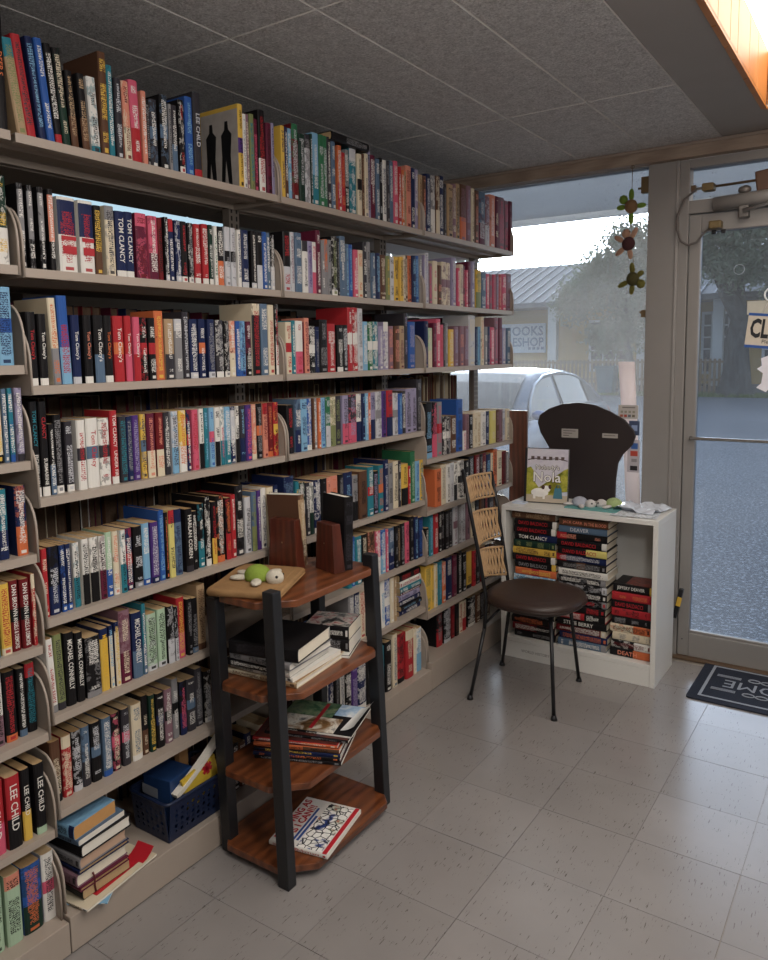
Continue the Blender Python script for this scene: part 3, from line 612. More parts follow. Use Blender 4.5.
BOOKS = """A0 k-23,26,264,ok0,DEEP S
A1 t23,26,210,Ge2;r49,25,226,Kr0;n79,19,230,ln0;u98,21,232,wu0;k121,19,228,wr5;k141,22,225,cd1;k167,21,182,tb1;k195,22,182,tb1;w226,27,185,Ke5;b252,24,254,yb0;e276,18,228,we0;K298,22,203,iK0;s325,23,201,Rc1;p349,30,210,wr1;s382,17,192,ws0;k398,14,173,ak0;K412,26,180,wz3;k446,28,200,wz3;a475,11,181,ka0;K487,20,182,wz1;k511,20,202,rw5;u535,28,217,lu0;K569,29,239,ir5,LEE CHILD;y747,22,249,kv3;w769,16,225,aw0;q785,14,228,cq0;G799,20,232,eG0;M819,21,223,pM0;k840,30,255,rw1;M875,24,223,kM0;L899,14,227,kL0
B0 d-45,31,200,yw1
B1 k12,16,195,wa4;k36,15,194,wa4;k62,16,194,wa4;k87,16,193,ws4;w114,50,181,rn8;w171,42,180,rn8;k215,23,174,yb1;c248,29,178,Ka2;n282,31,170,ww5,TOM CLANCY;n313,26,172,ww5,TOM CLANCY;M347,37,174,Rp2;p389,32,172,wM1;R422,16,171,kR0;k442,14,175,wi5;n457,18,172,wr2;n479,20,171,wi5;k505,23,172,rw5;k532,19,171,aw5;r555,23,171,ww5;r586,24,175,ww5;d610,16,175,ww5;w629,14,174,gw0;k646,25,175,wo1;i675,22,177,ak3;i700,22,177,ak3;w726,15,174,nw0;n746,31,177,wi5;k791,23,179,wi5;k816,26,179,wi1;u842,20,182,wu0;z862,16,181,wz0;k879,20,177,wi1
C0 l-62,39,179,nu3
C1 k14,25,175,rw5,Tom Clancy's;k43,23,171,ww5,Tom Clancy's;c79,22,210,oa1;u102,29,217,rl1;n133,25,171,wi5,Tom Clancy's;k167,25,172,sw5,Tom Clancy's;k197,30,173,wz1,Tom Clancy's;k230,25,173,ow5,Tom Clancy's;r260,32,173,wo3,Tom Clancy's;r294,22,174,wp1,Tom Clancy's;p320,23,172,wr1,Tom Clancy's;k343,24,171,wr3;k370,24,171,wr3;o395,32,191,yo0;t431,33,170,wK1;a466,29,171,wi2;K497,23,192,iK0;n524,31,172,wi5;n559,26,173,wo3;n590,27,173,ai5;K622,31,172,aw5;k657,22,170,aw5;s679,25,171,wc1;u707,19,171,wu0;l729,23,172,nu5;M754,24,171,wk1;c782,39,228,rk7;z822,34,229,wz0;c858,29,227,rc0;k891,14,231,rw1
D0 c-82,21,198,yk5;z-60,13,172,wz0;e-45,13,173,wu5;L-30,19,173,wK5
D1 k11,21,221,ew5,TOM CLANCY|FIGHTER WING;k33,21,220,rw5,CLANCY|SUBMARINE;k55,16,164,wz1;k73,22,185,aw5;K103,22,166,iw5;w132,26,167,rK3;w162,36,169,rz3,Tom Clancy;w201,34,166,rK3;r238,23,184,ww5,TOM CLANCY|UNDER FIRE;K263,23,167,eK0;n287,19,165,an0;v307,23,166,Lv0;y334,19,167,Kz3;M355,28,168,sc1;R385,27,168,sc1;K415,22,167,wK0;i441,26,168,Kl1;y471,29,168,ow1;n501,15,168,wr3;p519,25,167,rp0;w548,19,168,kk1;e569,16,169,le0;l587,21,169,up3;w610,21,168,kk1;w634,18,168,pe1;l653,25,167,we1;n679,20,166,wi4;w700,17,166,kk1;K719,24,166,ln1;v744,28,167,pv0;s773,24,167,cc5;k798,26,168,ao3;s825,23,167,Rr2;R849,25,168,oo5;r876,23,167,ky3
E0 e-91,26,166,wn1;n-45,29,168,wo1
E1 r14,16,161,cr0;k32,30,162,in1;n63,16,160,wu5;n80,16,159,wu5;w103,19,157,ke6;w129,21,161,kk6;w153,26,160,kk6;w180,21,159,kM6;m203,20,164,wu1;c224,20,162,sw5;w245,20,161,ke6;n266,23,162,wr3;k292,30,161,ia5;l323,26,164,wu5;v349,27,163,in5;u378,21,191,lu0;k400,12,182,ok0;Y413,22,186,Kr2;z437,28,184,nn2;k477,28,178,wK5,HARLAN COBEN;k505,21,166,wk0;k531,25,184,we1;k557,22,201,ww5;k582,20,182,ry1;k603,32,196,wo5;k642,22,184,or1;r665,21,190,wr0;k689,36,215,wK5;i732,28,171,Ki0;z761,23,185,GG1;v785,18,186,wv0;w806,25,189,nw0;c833,30,188,kc0;n865,21,190,wn0
F0 e-120,16,169,we0;y-101,26,172,rc5;R-74,24,173,wk3,DAN BROWN|ANGELS & DEMONS;R-48,25,171,wk3,DAN BROWN|ANGELS & DEMONS;r-21,11,178,cc2
F1 w16,20,193,ra5;G36,24,198,KK5;k62,28,193,wk0,MICHAEL CONNELLY;k92,23,185,wk0,MICHAEL CONNELLY;k118,45,163,wa5;n165,27,171,yy7,MICHAEL CONNELLY;n193,13,173,lc7;n208,16,179,yc7;q225,37,203,cM1;n265,34,186,wz1,MICHAEL CONNELLY;e299,14,203,wz1;m318,35,166,ki5;m356,31,170,ki5;k389,25,170,ai1;k414,14,163,ai1;r429,29,183,yp1;k462,20,172,ak0;k483,23,168,az5;t508,32,201,bb5
G0 p-139,15,153,wp0;w-122,24,165,kq1;k-95,29,163,ro5;k-61,21,160,wz5;k-37,26,163,er2
G1 b16,30,136,ck1;r50,28,153,cc2;k81,27,139,ii5;z108,26,144,wK1;k136,31,149,iz3;z170,29,148,wu5;k201,28,149,cp3;K234,27,153,ip3;c265,35,153,zw5;k303,23,164,cb1;d327,21,158,yd0;k352,29,152,wn3;q384,28,149,wk3;a416,24,172,wk3;k442,26,155,pn1;K469,34,152,wz3;K505,30,172,aK0;k538,29,153,iw5
H0 r-165,43,192,wp1,LEE CHILD;r-118,36,186,wk1,LEE CHILD;k-78,24,187,wy1,LEE CHILD;k-45,28,189,wm5,LEE CHILD
S0 m-178,39,159,km0;m-134,40,170,ks2;u-90,51,156,od1;w-36,35,169,Kp3
A2 y944,19,230,ny0;n963,18,230,wb1;l981,18,229,wl0;R999,33,249,ig2;d1035,32,225,id0;i1067,30,230,aK2;d1097,10,236,id0;l1107,37,244,we1;g1144,27,245,ig0;g1171,21,246,ig0;K1192,25,248,wK0;z1217,23,239,wz0;o1256,24,232,wr1;r1280,22,212,or0;a1302,26,227,wk1;e1332,41,242,wi2;c1375,28,226,kk3;b1403,16,231,tb0;c1419,27,235,ac0;L1446,20,254,kL0;M1466,34,241,wM0;z1500,24,232,wz0;k1525,20,240,ik0;w1545,29,237,nw0;K1575,23,239,aK0;z1598,30,244,wz0;p1628,30,249,wp0;r1658,30,232,wr0;o1688,22,225,wo0;t1711,12,222,kt0;s1723,41,249,Rs0;n1764,31,247,wn0;L1795,25,247,wL0;t1820,28,229,bt0
A3 b1856,27,231,sb0;n1883,41,245,in0;a1924,37,245,ww1;b1964,32,250,cc1;n1996,43,257,wn0;K2040,26,229,aK0;t2066,51,233,kt0;q2116,34,242,cq0;t2150,37,248,kt0;b2193,64,254,qo1;q2257,44,257,Lq0;c2301,28,251,bc0;b2329,49,248,sb0;z2382,72,251,iM1;q2453,49,241,Li1;s2502,64,256,ws0;M2566,37,257,cM0;q2604,69,259,pq0;q2673,49,252,pq0;M2722,45,256,qM0
B2 k947,37,197,ri1;i984,20,199,qi0;z1004,35,199,wz0;w1041,30,176,KK2;L1071,28,178,vL0;w1099,22,178,pp1;M1121,24,221,wM0;a1146,18,190,wa0;o1164,23,195,aa1;a1187,20,195,ka0;k1208,34,210,Gw5;k1242,15,207,ak0;z1257,34,217,wz0;z1291,22,192,lz0;u1313,24,192,lu0;p1340,28,176,wp0;c1368,36,178,oc0;K1406,24,212,wK0;a1430,24,214,ka0;z1465,28,177,wz0;n1492,28,178,ln0;b1523,41,175,cb0;G1564,29,174,yG0;i1593,30,176,ki0;y1623,38,176,ky0;y1661,28,179,Ky0;c1688,21,188,bc0;b1709,20,190,cb0;o1729,28,191,ko0;n1757,30,193,ln0;u1787,31,196,lu0;a1818,25,198,wa0
B3 L1858,12,205,wL0;i1872,30,216,Li0;q1902,26,174,pq0;c1935,40,188,pc0;b1975,34,172,sb0;c2015,42,191,qq3;c2057,40,191,qq3;L2112,44,219,wL0;p2156,22,175,wp0;c2178,36,193,qc0;M2213,26,189,pM0;p2240,24,173,wp0;M2266,33,212,qM0;L2301,34,218,wL0;y2348,57,183,GG1;z2405,57,175,iz0;p2462,37,172,wp0;q2499,32,172,pq0;p2531,32,174,qp0;q2564,33,177,Lq0;r2596,47,180,sr0;p2643,51,183,wp0;q2694,64,190,Lq0
C2 c943,30,174,rr3;e973,19,180,we0;w993,38,179,rp1;R1031,11,176,kR0;s1042,26,190,Ms0;k1069,35,164,ww3;n1104,22,161,an0;k1125,47,187,ak0;r1175,48,174,wr0;k1229,36,170,ww5;k1265,33,171,ik0;r1301,30,237,ww3;r1332,31,238,ww3;i1362,31,235,ai0;l1398,31,187,wl0;g1430,35,187,ww3;e1464,34,188,ww3;L1506,32,171,wL0;L1538,34,189,ww2;q1579,36,174,sq0;b1615,40,175,sb0;t1655,37,176,Mt0;K1698,27,229,LK0;u1725,54,194,Lu0
C3 n1856,34,201,qn0;m1894,36,172,cc1;M1930,29,194,qM0;p1963,40,213,wp0;p2003,28,188,rp0;K2030,15,197,aK0;a2045,21,195,ia0;y2073,48,169,cy0;q2129,45,182,Lq0;q2186,40,187,sq0;q2226,45,187,Lq0;i2271,69,238,ci0;n2341,32,186,zn0;l2373,26,187,ul0;c2399,33,235,oc0;a2432,38,188,wa0;n2471,32,189,qn0;p2502,50,187,wp0;q2552,46,236,pq0;M2598,47,236,qM0;L2645,52,186,wL0;z2697,54,187,wz0
D2 k937,36,166,rk0;z979,32,184,wn1;l1011,35,182,nl0;u1047,29,182,ww5;b1076,10,181,ob0;a1085,21,182,wa0;o1107,17,181,wo0;l1124,28,181,ul0;g1152,27,182,ii1;c1179,32,181,GG1;K1211,39,182,GK0;L1255,37,182,Kp1;K1292,51,183,Lp1;w1343,35,183,nn1;n1378,21,183,ln0;l1399,22,183,wl0;o1421,15,183,wo0;L1436,33,184,nn1;i1478,42,185,aa3;v1520,34,186,kv0;r1554,47,186,nn1;i1601,40,173,aa3;u1641,31,170,lu0;K1672,32,178,wK0;L1704,44,186,kL0;L1749,44,186,kL0;K1792,44,222,aK0
D3 k1856,63,246,ll5;k1919,48,243,pp1;a1967,46,244,pr3;K2015,36,176,ww3;K2051,33,175,aw3;b2083,55,173,wb0;u2146,62,245,nu0;w2208,31,92,pw0;q2239,40,170,bq0;k2279,38,165,ik0;c2317,41,172,tc0;c2358,42,171,tc0;w2400,56,168,aw0;n2456,46,168,in0;Y2509,64,167,cY0;b2572,40,170,qb0;q2612,37,168,bq0;i2648,43,166,zi0;c2692,45,163,ac0
E2 n916,50,227,zz3;e972,20,203,ye0;d992,36,196,ww3;K1029,24,191,wK0;w1052,24,188,dd1;n1076,38,194,ww5;k1115,34,193,ak0;s1149,30,192,ws0;s1179,41,194,os0;k1226,31,193,ak0;n1257,56,195,ll1;a1313,37,177,kk1;b1351,55,187,kb0;e1408,41,197,wr3;k1449,42,174,Lk0;e1490,34,194,oo3;n1524,34,211,in0;a1558,39,194,ka0;c1597,37,197,kc0;K1635,20,194,wK0;y1657,53,176,kk1;r1709,17,163,wr0;g1729,37,222,mg0;l1766,40,177,ul0;y1806,38,177,ey0
E3 o1937,60,172,ko0;c2001,47,185,ac0;w2049,33,182,kw0;i2081,43,185,ai0;w2124,34,177,kk1;w2162,61,185,kk3;k2224,46,179,ww5;k2270,64,192,ik0;R2334,49,191,iR0;k2383,35,190,ak0;R2418,47,191,cR0;n2464,55,179,ln0;c2519,19,180,kc0;o2538,50,195,ko0;c2588,55,182,kc0;R2643,49,176,kR0;a2692,43,167,wa0
F2 e1265,27,201,le0;u1292,28,196,lu0;e1320,41,191,we0;k1365,40,189,ck0;b1405,47,192,ks3;p1460,33,185,ww1;u1497,36,183,wl1;p1532,18,178,wp0;z1557,44,178,in1;k1601,23,179,ak0;k1624,21,177,tk0;k1645,35,180,ak0;p1683,34,179,Mp0;k1723,37,195,ak0;n1759,27,189,ln0;n1790,45,179,un0
F3 k1862,31,124,wk0;e1898,38,185,le0;r1943,39,172,wr0;k1986,28,174,wk0;k2014,27,174,ak0;k2041,39,170,ak0;k2079,45,168,ak0;i2129,42,192,qq3;a2171,35,185,ia0;i2206,46,173,ai0;q2258,43,183,kq0;c2312,44,188,kc0;k2356,45,191,ak0;b2400,45,189,kb0;k2445,58,186,rk0;K2503,59,181,aK0;b2563,49,178,cb0
G2 a1264,40,219,wa0;n1304,41,216,wn0;c1344,42,209,rc0;k1386,35,207,wk0;a1425,62,206,wa0;w1487,30,200,lw0;u1521,41,196,ww3;c1562,28,192,wc0;t1590,19,190,ct0
G3 y1859,54,200,Gy0;y1913,28,192,Gy0;c1940,28,190,yc0;e1974,42,193,le0;s2015,35,181,wo1;n2060,59,192,wn0;M2119,45,191,qM0;k2170,46,192,wk0;k2215,46,185,ik0;y2268,54,174,kk5;r2322,33,169,kr0;k2355,56,169,ak0;R2412,46,168,wR0;k2458,59,167,ik0;b2516,60,165,kb0
S2 w1097,31,255,kw0;n1127,37,259,ww5;k1165,38,261,ak0;w1203,32,261,nn5;k1235,40,256,ww5;v1275,41,255,Lv0;n1319,58,224,ww5;k1381,84,211,ak0;e1472,44,206,de0;k1520,48,214,wk0;c1575,35,231,zc0;r1613,61,218,kk5;r1675,64,216,cc2;c1739,26,207,wc0;w1769,45,197,ll1
S3 k2008,57,152,ar1;k2072,66,157,ii5;R2142,41,187,rR0;k2183,42,150,bk0;c2229,38,147,rc0;c2268,43,141,rr1;k2329,78,139,ww5;b2406,52,137,cb0;k2458,59,132,ak0;b2517,60,137,cb0"""
SET = {'G1': -.035, 'G0': -.03, 'S0': -.02, 'D1': -.018, 'E1': -.018, 'S3': -.045, 'G3': -.02, 'F3': -.02}
LEAN = {('A1', 0): -7, ('A1', 1): -7, ('A1', 2): -6, ('A1', 3): -5.5, ('A1', 4): -5, ('A1', 5): -4.5, ('A1', 6): -3.5, ('A1', 7): -3, ('A1', 8): -2.5, ('A1', 9): 0, ('C1', 2): -2, ('C1', 3): -1.5, ('A1', 13): -2, ('A1', 12): -1.5, ('F1', 0): -2, ('F1', 1): -1.5}
far = Acc(); nbook = 0; RED_PRINT = plain('a8202a', .5)
for ln in BOOKS.strip().split('\n'):
    row, data = ln.split(' ', 1); s = int(row[1]); z = ROWZ[s][row[0]]; sx = SET.get(row, -.012)
    rn = random.Random(row)
    for k, bk in enumerate(data.split(';')):
        a = bk.split(',', 4); c = a[0][0]; y = int(a[0][1:])/1000; t = int(a[1])/1000; h = int(a[2])/1000; ink, c2, st = a[3][0], a[3][1], a[3][2]; txt = a[4] if len(a) > 4 else ''
        if sx < -.015: h += .012
        hard = h > .2
        if row == 'G1': h = max(h, .165)
        if row in ('S0',): h = max(h, .178)
        if row == 'H0': h = .183
        t = max(t-.0013, .006); d = (.15 if hard else .107)+rn.uniform(-.006, .006); x = sx-rn.uniform(0, .007)
        if row == 'A1' and c == 'y' and k == 23: d = .165
        top = 9
        if row[0] != 'A':
            above = ROWZ[s][chr(ord(row[0])-1)] if row[0] != 'S' else ROWZ[s]['G' if 'H' not in ROWZ[s] else 'H']
            h = min(h, above-z-.026)
        lean = math.radians(LEAN.get((row, k), rn.uniform(-.4, .4)))
        if s <= 1:
            ds = f"{PAL[c][1]} {'hardback' if hard else 'paperback'}, {ORD[k]} from left on {ROWN[row[0]]}, {'leftmost bay' if s == 0 else 'second bay from left'}"
            yy = y if lean >= 0 else y+t*0
            o = make_book(ds, c, t, h, d, (x, y, z+.0004), ink, c2, st, txt, hard, (-lean, 0, 0) if abs(lean) > .02 else (0, 0, rn.uniform(-.01, .01)), f"books on the {ROWN[row[0]]} of the {'leftmost' if s == 0 else 'second'} bay")
            if lean < -.02:                      # leaning left: rest the lower left edge on the shelf
                o.rotation_euler = (-lean, 0, 0); o.location = (x, y, z+.0006)
            nbook += 1
        else:
            M = Matrix.Translation((x, y, z+.0004)) @ Matrix.Rotation(rn.uniform(-.012, .012), 4, 'Z')
            sp = spec_of(c, c2, ink, st, t, h, '', rn.random()*9)
            add_cover(far, M, t, h, d, sp, hard); add_pages(far, M, t, h, d, hard, sp, 1)
# books on the other side of the run, fore-edges towards us
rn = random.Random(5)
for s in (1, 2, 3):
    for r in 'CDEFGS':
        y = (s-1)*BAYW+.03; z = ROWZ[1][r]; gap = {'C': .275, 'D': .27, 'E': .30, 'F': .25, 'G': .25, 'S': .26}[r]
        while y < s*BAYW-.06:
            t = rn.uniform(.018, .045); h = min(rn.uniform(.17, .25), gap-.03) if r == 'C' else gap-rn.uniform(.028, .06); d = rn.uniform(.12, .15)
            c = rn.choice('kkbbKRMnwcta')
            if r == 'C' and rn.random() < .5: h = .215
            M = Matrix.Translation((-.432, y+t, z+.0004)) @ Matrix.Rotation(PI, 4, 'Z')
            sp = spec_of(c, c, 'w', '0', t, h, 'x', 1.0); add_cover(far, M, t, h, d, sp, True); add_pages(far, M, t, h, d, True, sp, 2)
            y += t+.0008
# flat pile on the seventh shelf of the third bay
yb, zz = 1.638, ROWZ[2]['G']
for c, t, ink in (('n', .022, 'w'), ('k', .02, 'l'), ('n', .022, 'w'), ('L', .024, 'n'), ('M', .012, 'w'), ('e', .022, 'w'), ('w', .026, 'r'), ('k', .03, 'r')):
    M = Matrix(((1, 0, 0, -.018-rn.uniform(0, .01)), (0, 0, 1, yb+rn.uniform(0, .012)), (0, -1, 0, zz+t), (0, 0, 0, 1)))
    sp = spec_of(c, c, ink, '0', t, .172, '', rn.random()*9); add_cover(far, M, t, .172, .107, sp, False); add_pages(far, M, t, .172, .107, False, sp, 1); zz += t+.0006
# books lying on top of the top-shelf row
M = Matrix.Translation((-.0, 1.20, 2.262)) @ Matrix(((1, 0, 0, 0), (0, 0, 1, 0), (0, -1, 0, .03), (0, 0, 0, 1)))
sp = spec_of('k', 'k', 'a', '0', .03, .23, '', 3.3); add_cover(far, M, .03, .23, .15, sp, True); add_pages(far, M, .03, .23, .15, True, sp, 1)
FAR = bpy.data.objects.new('shelved_books', far.mesh('shelved_books', [COVER, PAPER, plain('5a4636', .9, var=.4, scale=120, name='browned_page_edges')])); COL.objects.link(FAR)  # far-side page edges: dimness of the shelf gaps put into a darker paper colour
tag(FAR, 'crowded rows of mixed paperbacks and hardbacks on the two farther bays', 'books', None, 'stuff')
# the two figures on the cover that faces the gap in the top row
yb = [o for o in COL.objects if o.get('label', '').startswith('yellow hardback, twenty-fourth from left on top shelf')]
if yb:
    yb = yb[0]
    mb = MB(); mb.box(-.162, -.004, -.0006, -.0002, .004, .236); obj('cover_photo', mb, plain('a39b94', .4, var=.35, scale=25), yb)
    mb = MB()
    for cx in (-.118, -.052):
        mb.prism([(cx-.026, .01), (cx-.012, .01), (cx-.004, .09), (cx+.006, .012), (cx+.02, .01), (cx+.016, .10), (cx+.022, .165), (cx+.008, .18), (cx+.006, .205), (cx-.006, .205), (cx-.008, .18), (cx-.022, .165), (cx-.02, .10)], -.0012, -.0006, 'y')
    obj('cover_figures', mb, plain('0f0e10', .5), yb)
for o in list(COL.objects):                     # red stripes and blue art on the two flag-coloured spines
    if o.get('label', '').startswith('white paperback, ') and 'on second shelf down, second bay' in o['label'] and any(w in o['label'] for w in (' fifth ', ' sixth ')):
        w = max(v.co.y for v in o.data.vertices)
        mb = MB(); mb.box(.0002, .0008, w*.16, w*.94, .045, .064); mb.box(.0002, .0008, w*.10, w*.94, .078, .088); obj('red_stripe', mb, RED_PRINT, o, world=False)
# ================================================================== the wooden cart
def flat(x, y, z, th):
    """frame of a book lying flat: right front corner of the spine, spine running along (cos th, sin th)"""
    c, s = math.cos(th), math.sin(th)
    return Matrix(((s, 0, -c, x), (-c, 0, -s, y), (0, 1, 0, z), (0, 0, 0, 1)))
cart = thing('book_cart', (.19, .735, 0), 'four-tier reddish wooden display stand with black posts in the aisle', 'display stand')
for zt, xf, xb, y0, y1 in ((.825, .322, .05, .483, .985), (.555, .334, .046, .486, .985), (.287, .348, .042, .489, .985), (.047, .372, .036, .49, .985)):
    pl = [(xb, y0+.055), (xb+.05, y0), (xf-.085, y0), (xf, y0+.085), (xf, y1-.05), (xf-.05, y1), (xb+.05, y1), (xb, y1-.05)]
    mb = MB(); mb.prism(pl, zt-.022, zt); obj('tier', mb, CARTW, cart, .003)
def post(b, t, zt=.864, wx=.04, wy=.036):
    mb = MB(); r = []
    for (x, y), z in ((b, 0), (t, zt)): r.append([(x-wx/2, y-wy/2, z), (x+wx/2, y-wy/2, z), (x+wx/2, y+wy/2, z), (x-wx/2, y+wy/2, z)])
    mb.loft(r, smooth=False); obj('post', mb, plain('1b1c1f', .42, var=.25, scale=15), cart, .003)
post((.318, .496), (.290, .497)); post((.320, .985), (.296, .968)); post((.062, .528), (.064, .500), .81); post((.062, .985), (.064, .978), .81)
# kraft parcel with the crochet turtle
KRAFT = N('kraft_paper'); kn = KRAFT.noise(14, 5, KRAFT.coord('Object'), .6); KRAFT.base(KRAFT.mix(kn, hx('7d5e3e'), hx('a58259'))); KRAFT.bump(kn, .5, .01); KRAFT = KRAFT.end(.75, 0, .2)
mb = MB(); P = [Vector((.075, .452, 0)), Vector((.292, .524, 0)), Vector((.178, .785, 0)), Vector((-.032, .712, 0))]
ring = []
for k, (g, z) in enumerate(((0.004, .8256), (.0, .831), (.0, .841), (.006, .847))):
    c = sum(P, Vector())/4; rg = []
    for i in range(4):
        a, b = P[i], P[(i+1) % 4]
        for t in (.03, .25, .5, .75, .97):
            q = a.lerp(b, t); q = q+(c-q).normalized()*(g+.003*random.random()); rg.append((q.x, q.y, z+.002*(random.random()-.5)*(k == 3)))
    ring.append(rg)
mb.loft(ring, smooth=True); par = obj('kraft_parcel', mb, KRAFT); tag(par, 'flat parcel wrapped in brown paper on the cart top', 'parcel')
mb = MB(); f1 = P[1]*.97+P[2]*.03; f2 = P[1]*.05+P[2]*.95
mb.add([(f1.x+.002, f1.y, .833), (f1.x-.03, f1.y+.01, .8485), (f2.x-.03, f2.y-.006, .8485), (f2.x+.003, f2.y, .833)], [(0, 3, 2, 1)]); obj('folded_flap', mb, KRAFT, par)
def crochet(hexc): return plain(hexc, .9, var=.25, scale=260, bump=.8, spec=.1)
CRW = crochet('d8d0bf'); CRG = crochet('8fa548'); EYE = plain('0c0b0c', .15)
def turtle(name, loc, rot, label, shell, skin, s=1.0, head=(.052, 0, .010), fl=None, belly=None, group=None):
    t = thing(name, loc, label, 'toy turtle', group, rot, True); t.scale = (s, s, s)
    mb = MB(); mb.ball((0, 0, .008), (.036, .033, .030), 16, 8, None, 1, -.25); obj('shell', mb, shell, t, world=False)
    mb = MB(); mb.ball((0, 0, .007), (.035, .032, .011), 14, 6); obj('belly', mb, belly or skin, t, world=False)
    mb = MB(); mb.ball(head, (.024, .022, .021), 14, 9); h = obj('head', mb, skin, t, world=False)
    for sg in (-1, 1):
        mb = MB(); mb.ball((head[0]+.015, head[1]+sg*.014, head[2]+.006), .004, 8, 6); obj('eye', mb, EYE, h, world=False)
    for k, (a, l) in enumerate(fl or ((52, .05), (-52, .05), (140, .036), (-140, .036))):
        a = math.radians(a); M = Matrix.Rotation(a, 4, 'Z')
        mb = MB(); mb.ball((.03+l/2, 0, .006), (l/2+.006, .014, .007), 12, 6, M); obj('flipper', mb, skin, t, world=False)
    return t
turtle('crochet_turtle', (.142, .602, .849), (0, 0, math.radians(8)), 'crochet turtle with lime green shell on the brown paper parcel', CRG, CRW, 1.16, fl=((75, .045), (-60, .042), (165, .045), (-150, .036)))
# two wooden bookends with a book each
def bookend(ox, oy, th, label, bw=.128, bhh=.15):
    M = Matrix.Translation((ox, oy, .8255)) @ Matrix.Rotation(th, 4, 'Z')
    t = thing('bookend', (ox, oy, .8255), label, 'bookend', 'wooden bookends on the cart', (0, 0, th), True)
    mb = MB(); r = []
    for z, i in ((0, 0), (bhh, .012)): r.append([(i, 0, z), (bw-i*.6, 0, z), (bw-i*.6, .044-i, z), (i, .044-i, z)])
    mb.loft(r, smooth=False); obj('block', mb, BLOCKW, t, .002, world=False)
    mb = MB(); mb.tube([(bw/2, -.001, .09), (bw/2, .0008, .09)], .003, 8); obj('screw', mb, plain('8b7a60', .3, .8), t, world=False)
    return M
M = bookend(.162, .850, -.28, 'dark wooden wedge bookend propping a black book, right of the pair', .102, .155)
make_book('black hardback standing against the right-hand wooden bookend on the cart', 'k', .034, .236, .122, None, 'K', 'k', '0', '', True, None, None, WHITEPAPER, M @ Matrix.Translation((.096, .0475, .0004)) @ Matrix.Rotation(-.03, 4, 'X'))
M = bookend(.03, .772, .08, 'dark wooden wedge bookend propping a patterned book, left of the pair', .115, .165)
make_book('brown book with patterned spine against the left-hand wooden bookend', 'b', .032, .232, .13, None, 'c', 't', '4', '', False, None, None, WHITEPAPER, M @ Matrix.Translation((.105, .0475, .006)) @ Matrix.Rotation(-.05, 4, 'Y'))
# books lying on the second tier
ART = {}
def art(name, cols, scale, seed=0.0, rough=.3):
    g = N(name); n = g.noise(scale, 5, g.coord('Object', None, None, (seed, seed*2, 0)), .62, .8)
    k = len(cols); g.base(g.ramp(n, [(.28+.44*i/(k-1), hx(c)) for i, c in enumerate(cols)])); return g.end(rough)
def lay(x, y, z, th, c, t, h, d, label, ink='w', c2=None, st='0', txt='', hard=False, pages=WHITEPAPER, cover=None, group=None, name='book'):
    o = make_book(label, c, t, h, d, None, ink, c2, st, txt, hard, None, group, pages, flat(x, y, z, th), 'book', name)
    if cover is not None:
        A = MB(); A.box(-d+.003, -.006, t+.0001, t+.0006, .003, h-.003); obj('cover_art', A, cover, o, world=False)
    return o
T2 = 'books on the second tier of the cart'
z = .5555
lay(.305, .575, z, .10, 'c', .016, .31, .27, 'wide thin cream hardback at the bottom of the cart pile', 'b', 't', '1', '', True, WHITEPAPER, plain('8a6a48', .5), T2); z += .0165
lay(.292, .572, z, .05, 'w', .014, .235, .25, 'thin white paperback low in the pile on the second tier', 'k', None, '0', '', False, WHITEPAPER, None, T2); z += .0145
lay(.285, .567, z, .12, 'k', .022, .225, .22, 'black paperback with white pages in the cart pile', 'w', 'w', '5', '', False, WHITEPAPER, None, T2); z += .0225
lay(.292, .560, z, .08, 'a', .022, .22, .225, 'grey-spined hardback under the big black book on cart', 'k', None, '0', '', True, WHITEPAPER, None, T2); z += .0225
lay(.312, .575, z, .20, 'k', .042, .232, .21, 'thick black hardback on top of the cart second-tier pile', 'K', 'k', '0', '', True, CREAM, None, T2)
z = .5555
lay(.302, .835, z, .38, 'k', .008, .17, .16, 'thin white-edged book at the bottom of the right cart pile', 'w', 'w', '1', '', False, WHITEPAPER, plain('d9d5cd', .5), T2); z += .0085
lay(.285, .858, z, .32, 'k', .040, .150, .13, 'black book with white pages, lower of two on cart', 'a', None, '0', '', False, WHITEPAPER, None, T2); z += .0405
lay(.285, .858, z, .33, 'k', .042, .152, .132, 'black book with flowered cover, upper of two on cart', 'w', 'w', '3', '', False, CREAM, art('floral_cover', ['151214', '2b2526', 'c9c2b8', '9c2430', '1b1719'], 26, 2.0), T2)
mb = MB(); mb.box(.02, .17, .80, .965, .5555, .600, None)
lay(.128, .868, .5555, .0, 'n', .05, .075, .10, 'blue book behind the two piles on the second tier', 'w', 'l', '3', '', False, WHITEPAPER, art('blue_cover', ['27406e', '41649a', '8fa6c4'], 14), T2)
# magazines on the third tier
T3 = 'magazines on the third tier of the cart'
z = .2875
for i, (c, ink, c2, t, x, y, th, lb) in enumerate((('k', 'a', 'k', .010, .372, .690, .40, 'black-spined magazine lowest in the pile on the cart third tier'),
     ('n', 'o', 'k', .011, .366, .692, .42, 'navy magazine second from bottom on the cart third tier'),
     ('k', 'y', 'n', .010, .366, .694, .40, 'black and gold spined magazine third from bottom on cart'),
     ('o', 'k', 'b', .012, .362, .694, .38, 'orange-spined magazine in the middle of the cart pile'),
     ('r', 'w', 'o', .008, .352, .698, .36, 'red-spined magazine just under the top two on cart'),
     ('k', 'a', 'k', .008, .372, .726, .33, 'black-edged glossy magazine second from top on cart'))):
    lay(x, y, z, th, c, t, .272, .205, lb, ink, c2, '1', '', False, WHITEPAPER, art('dark_cover', ['241c1c', '5a2a1c', '1c2438'], 9, i), T3, 'magazine')['category'] = 'magazine'; z += t+.0006
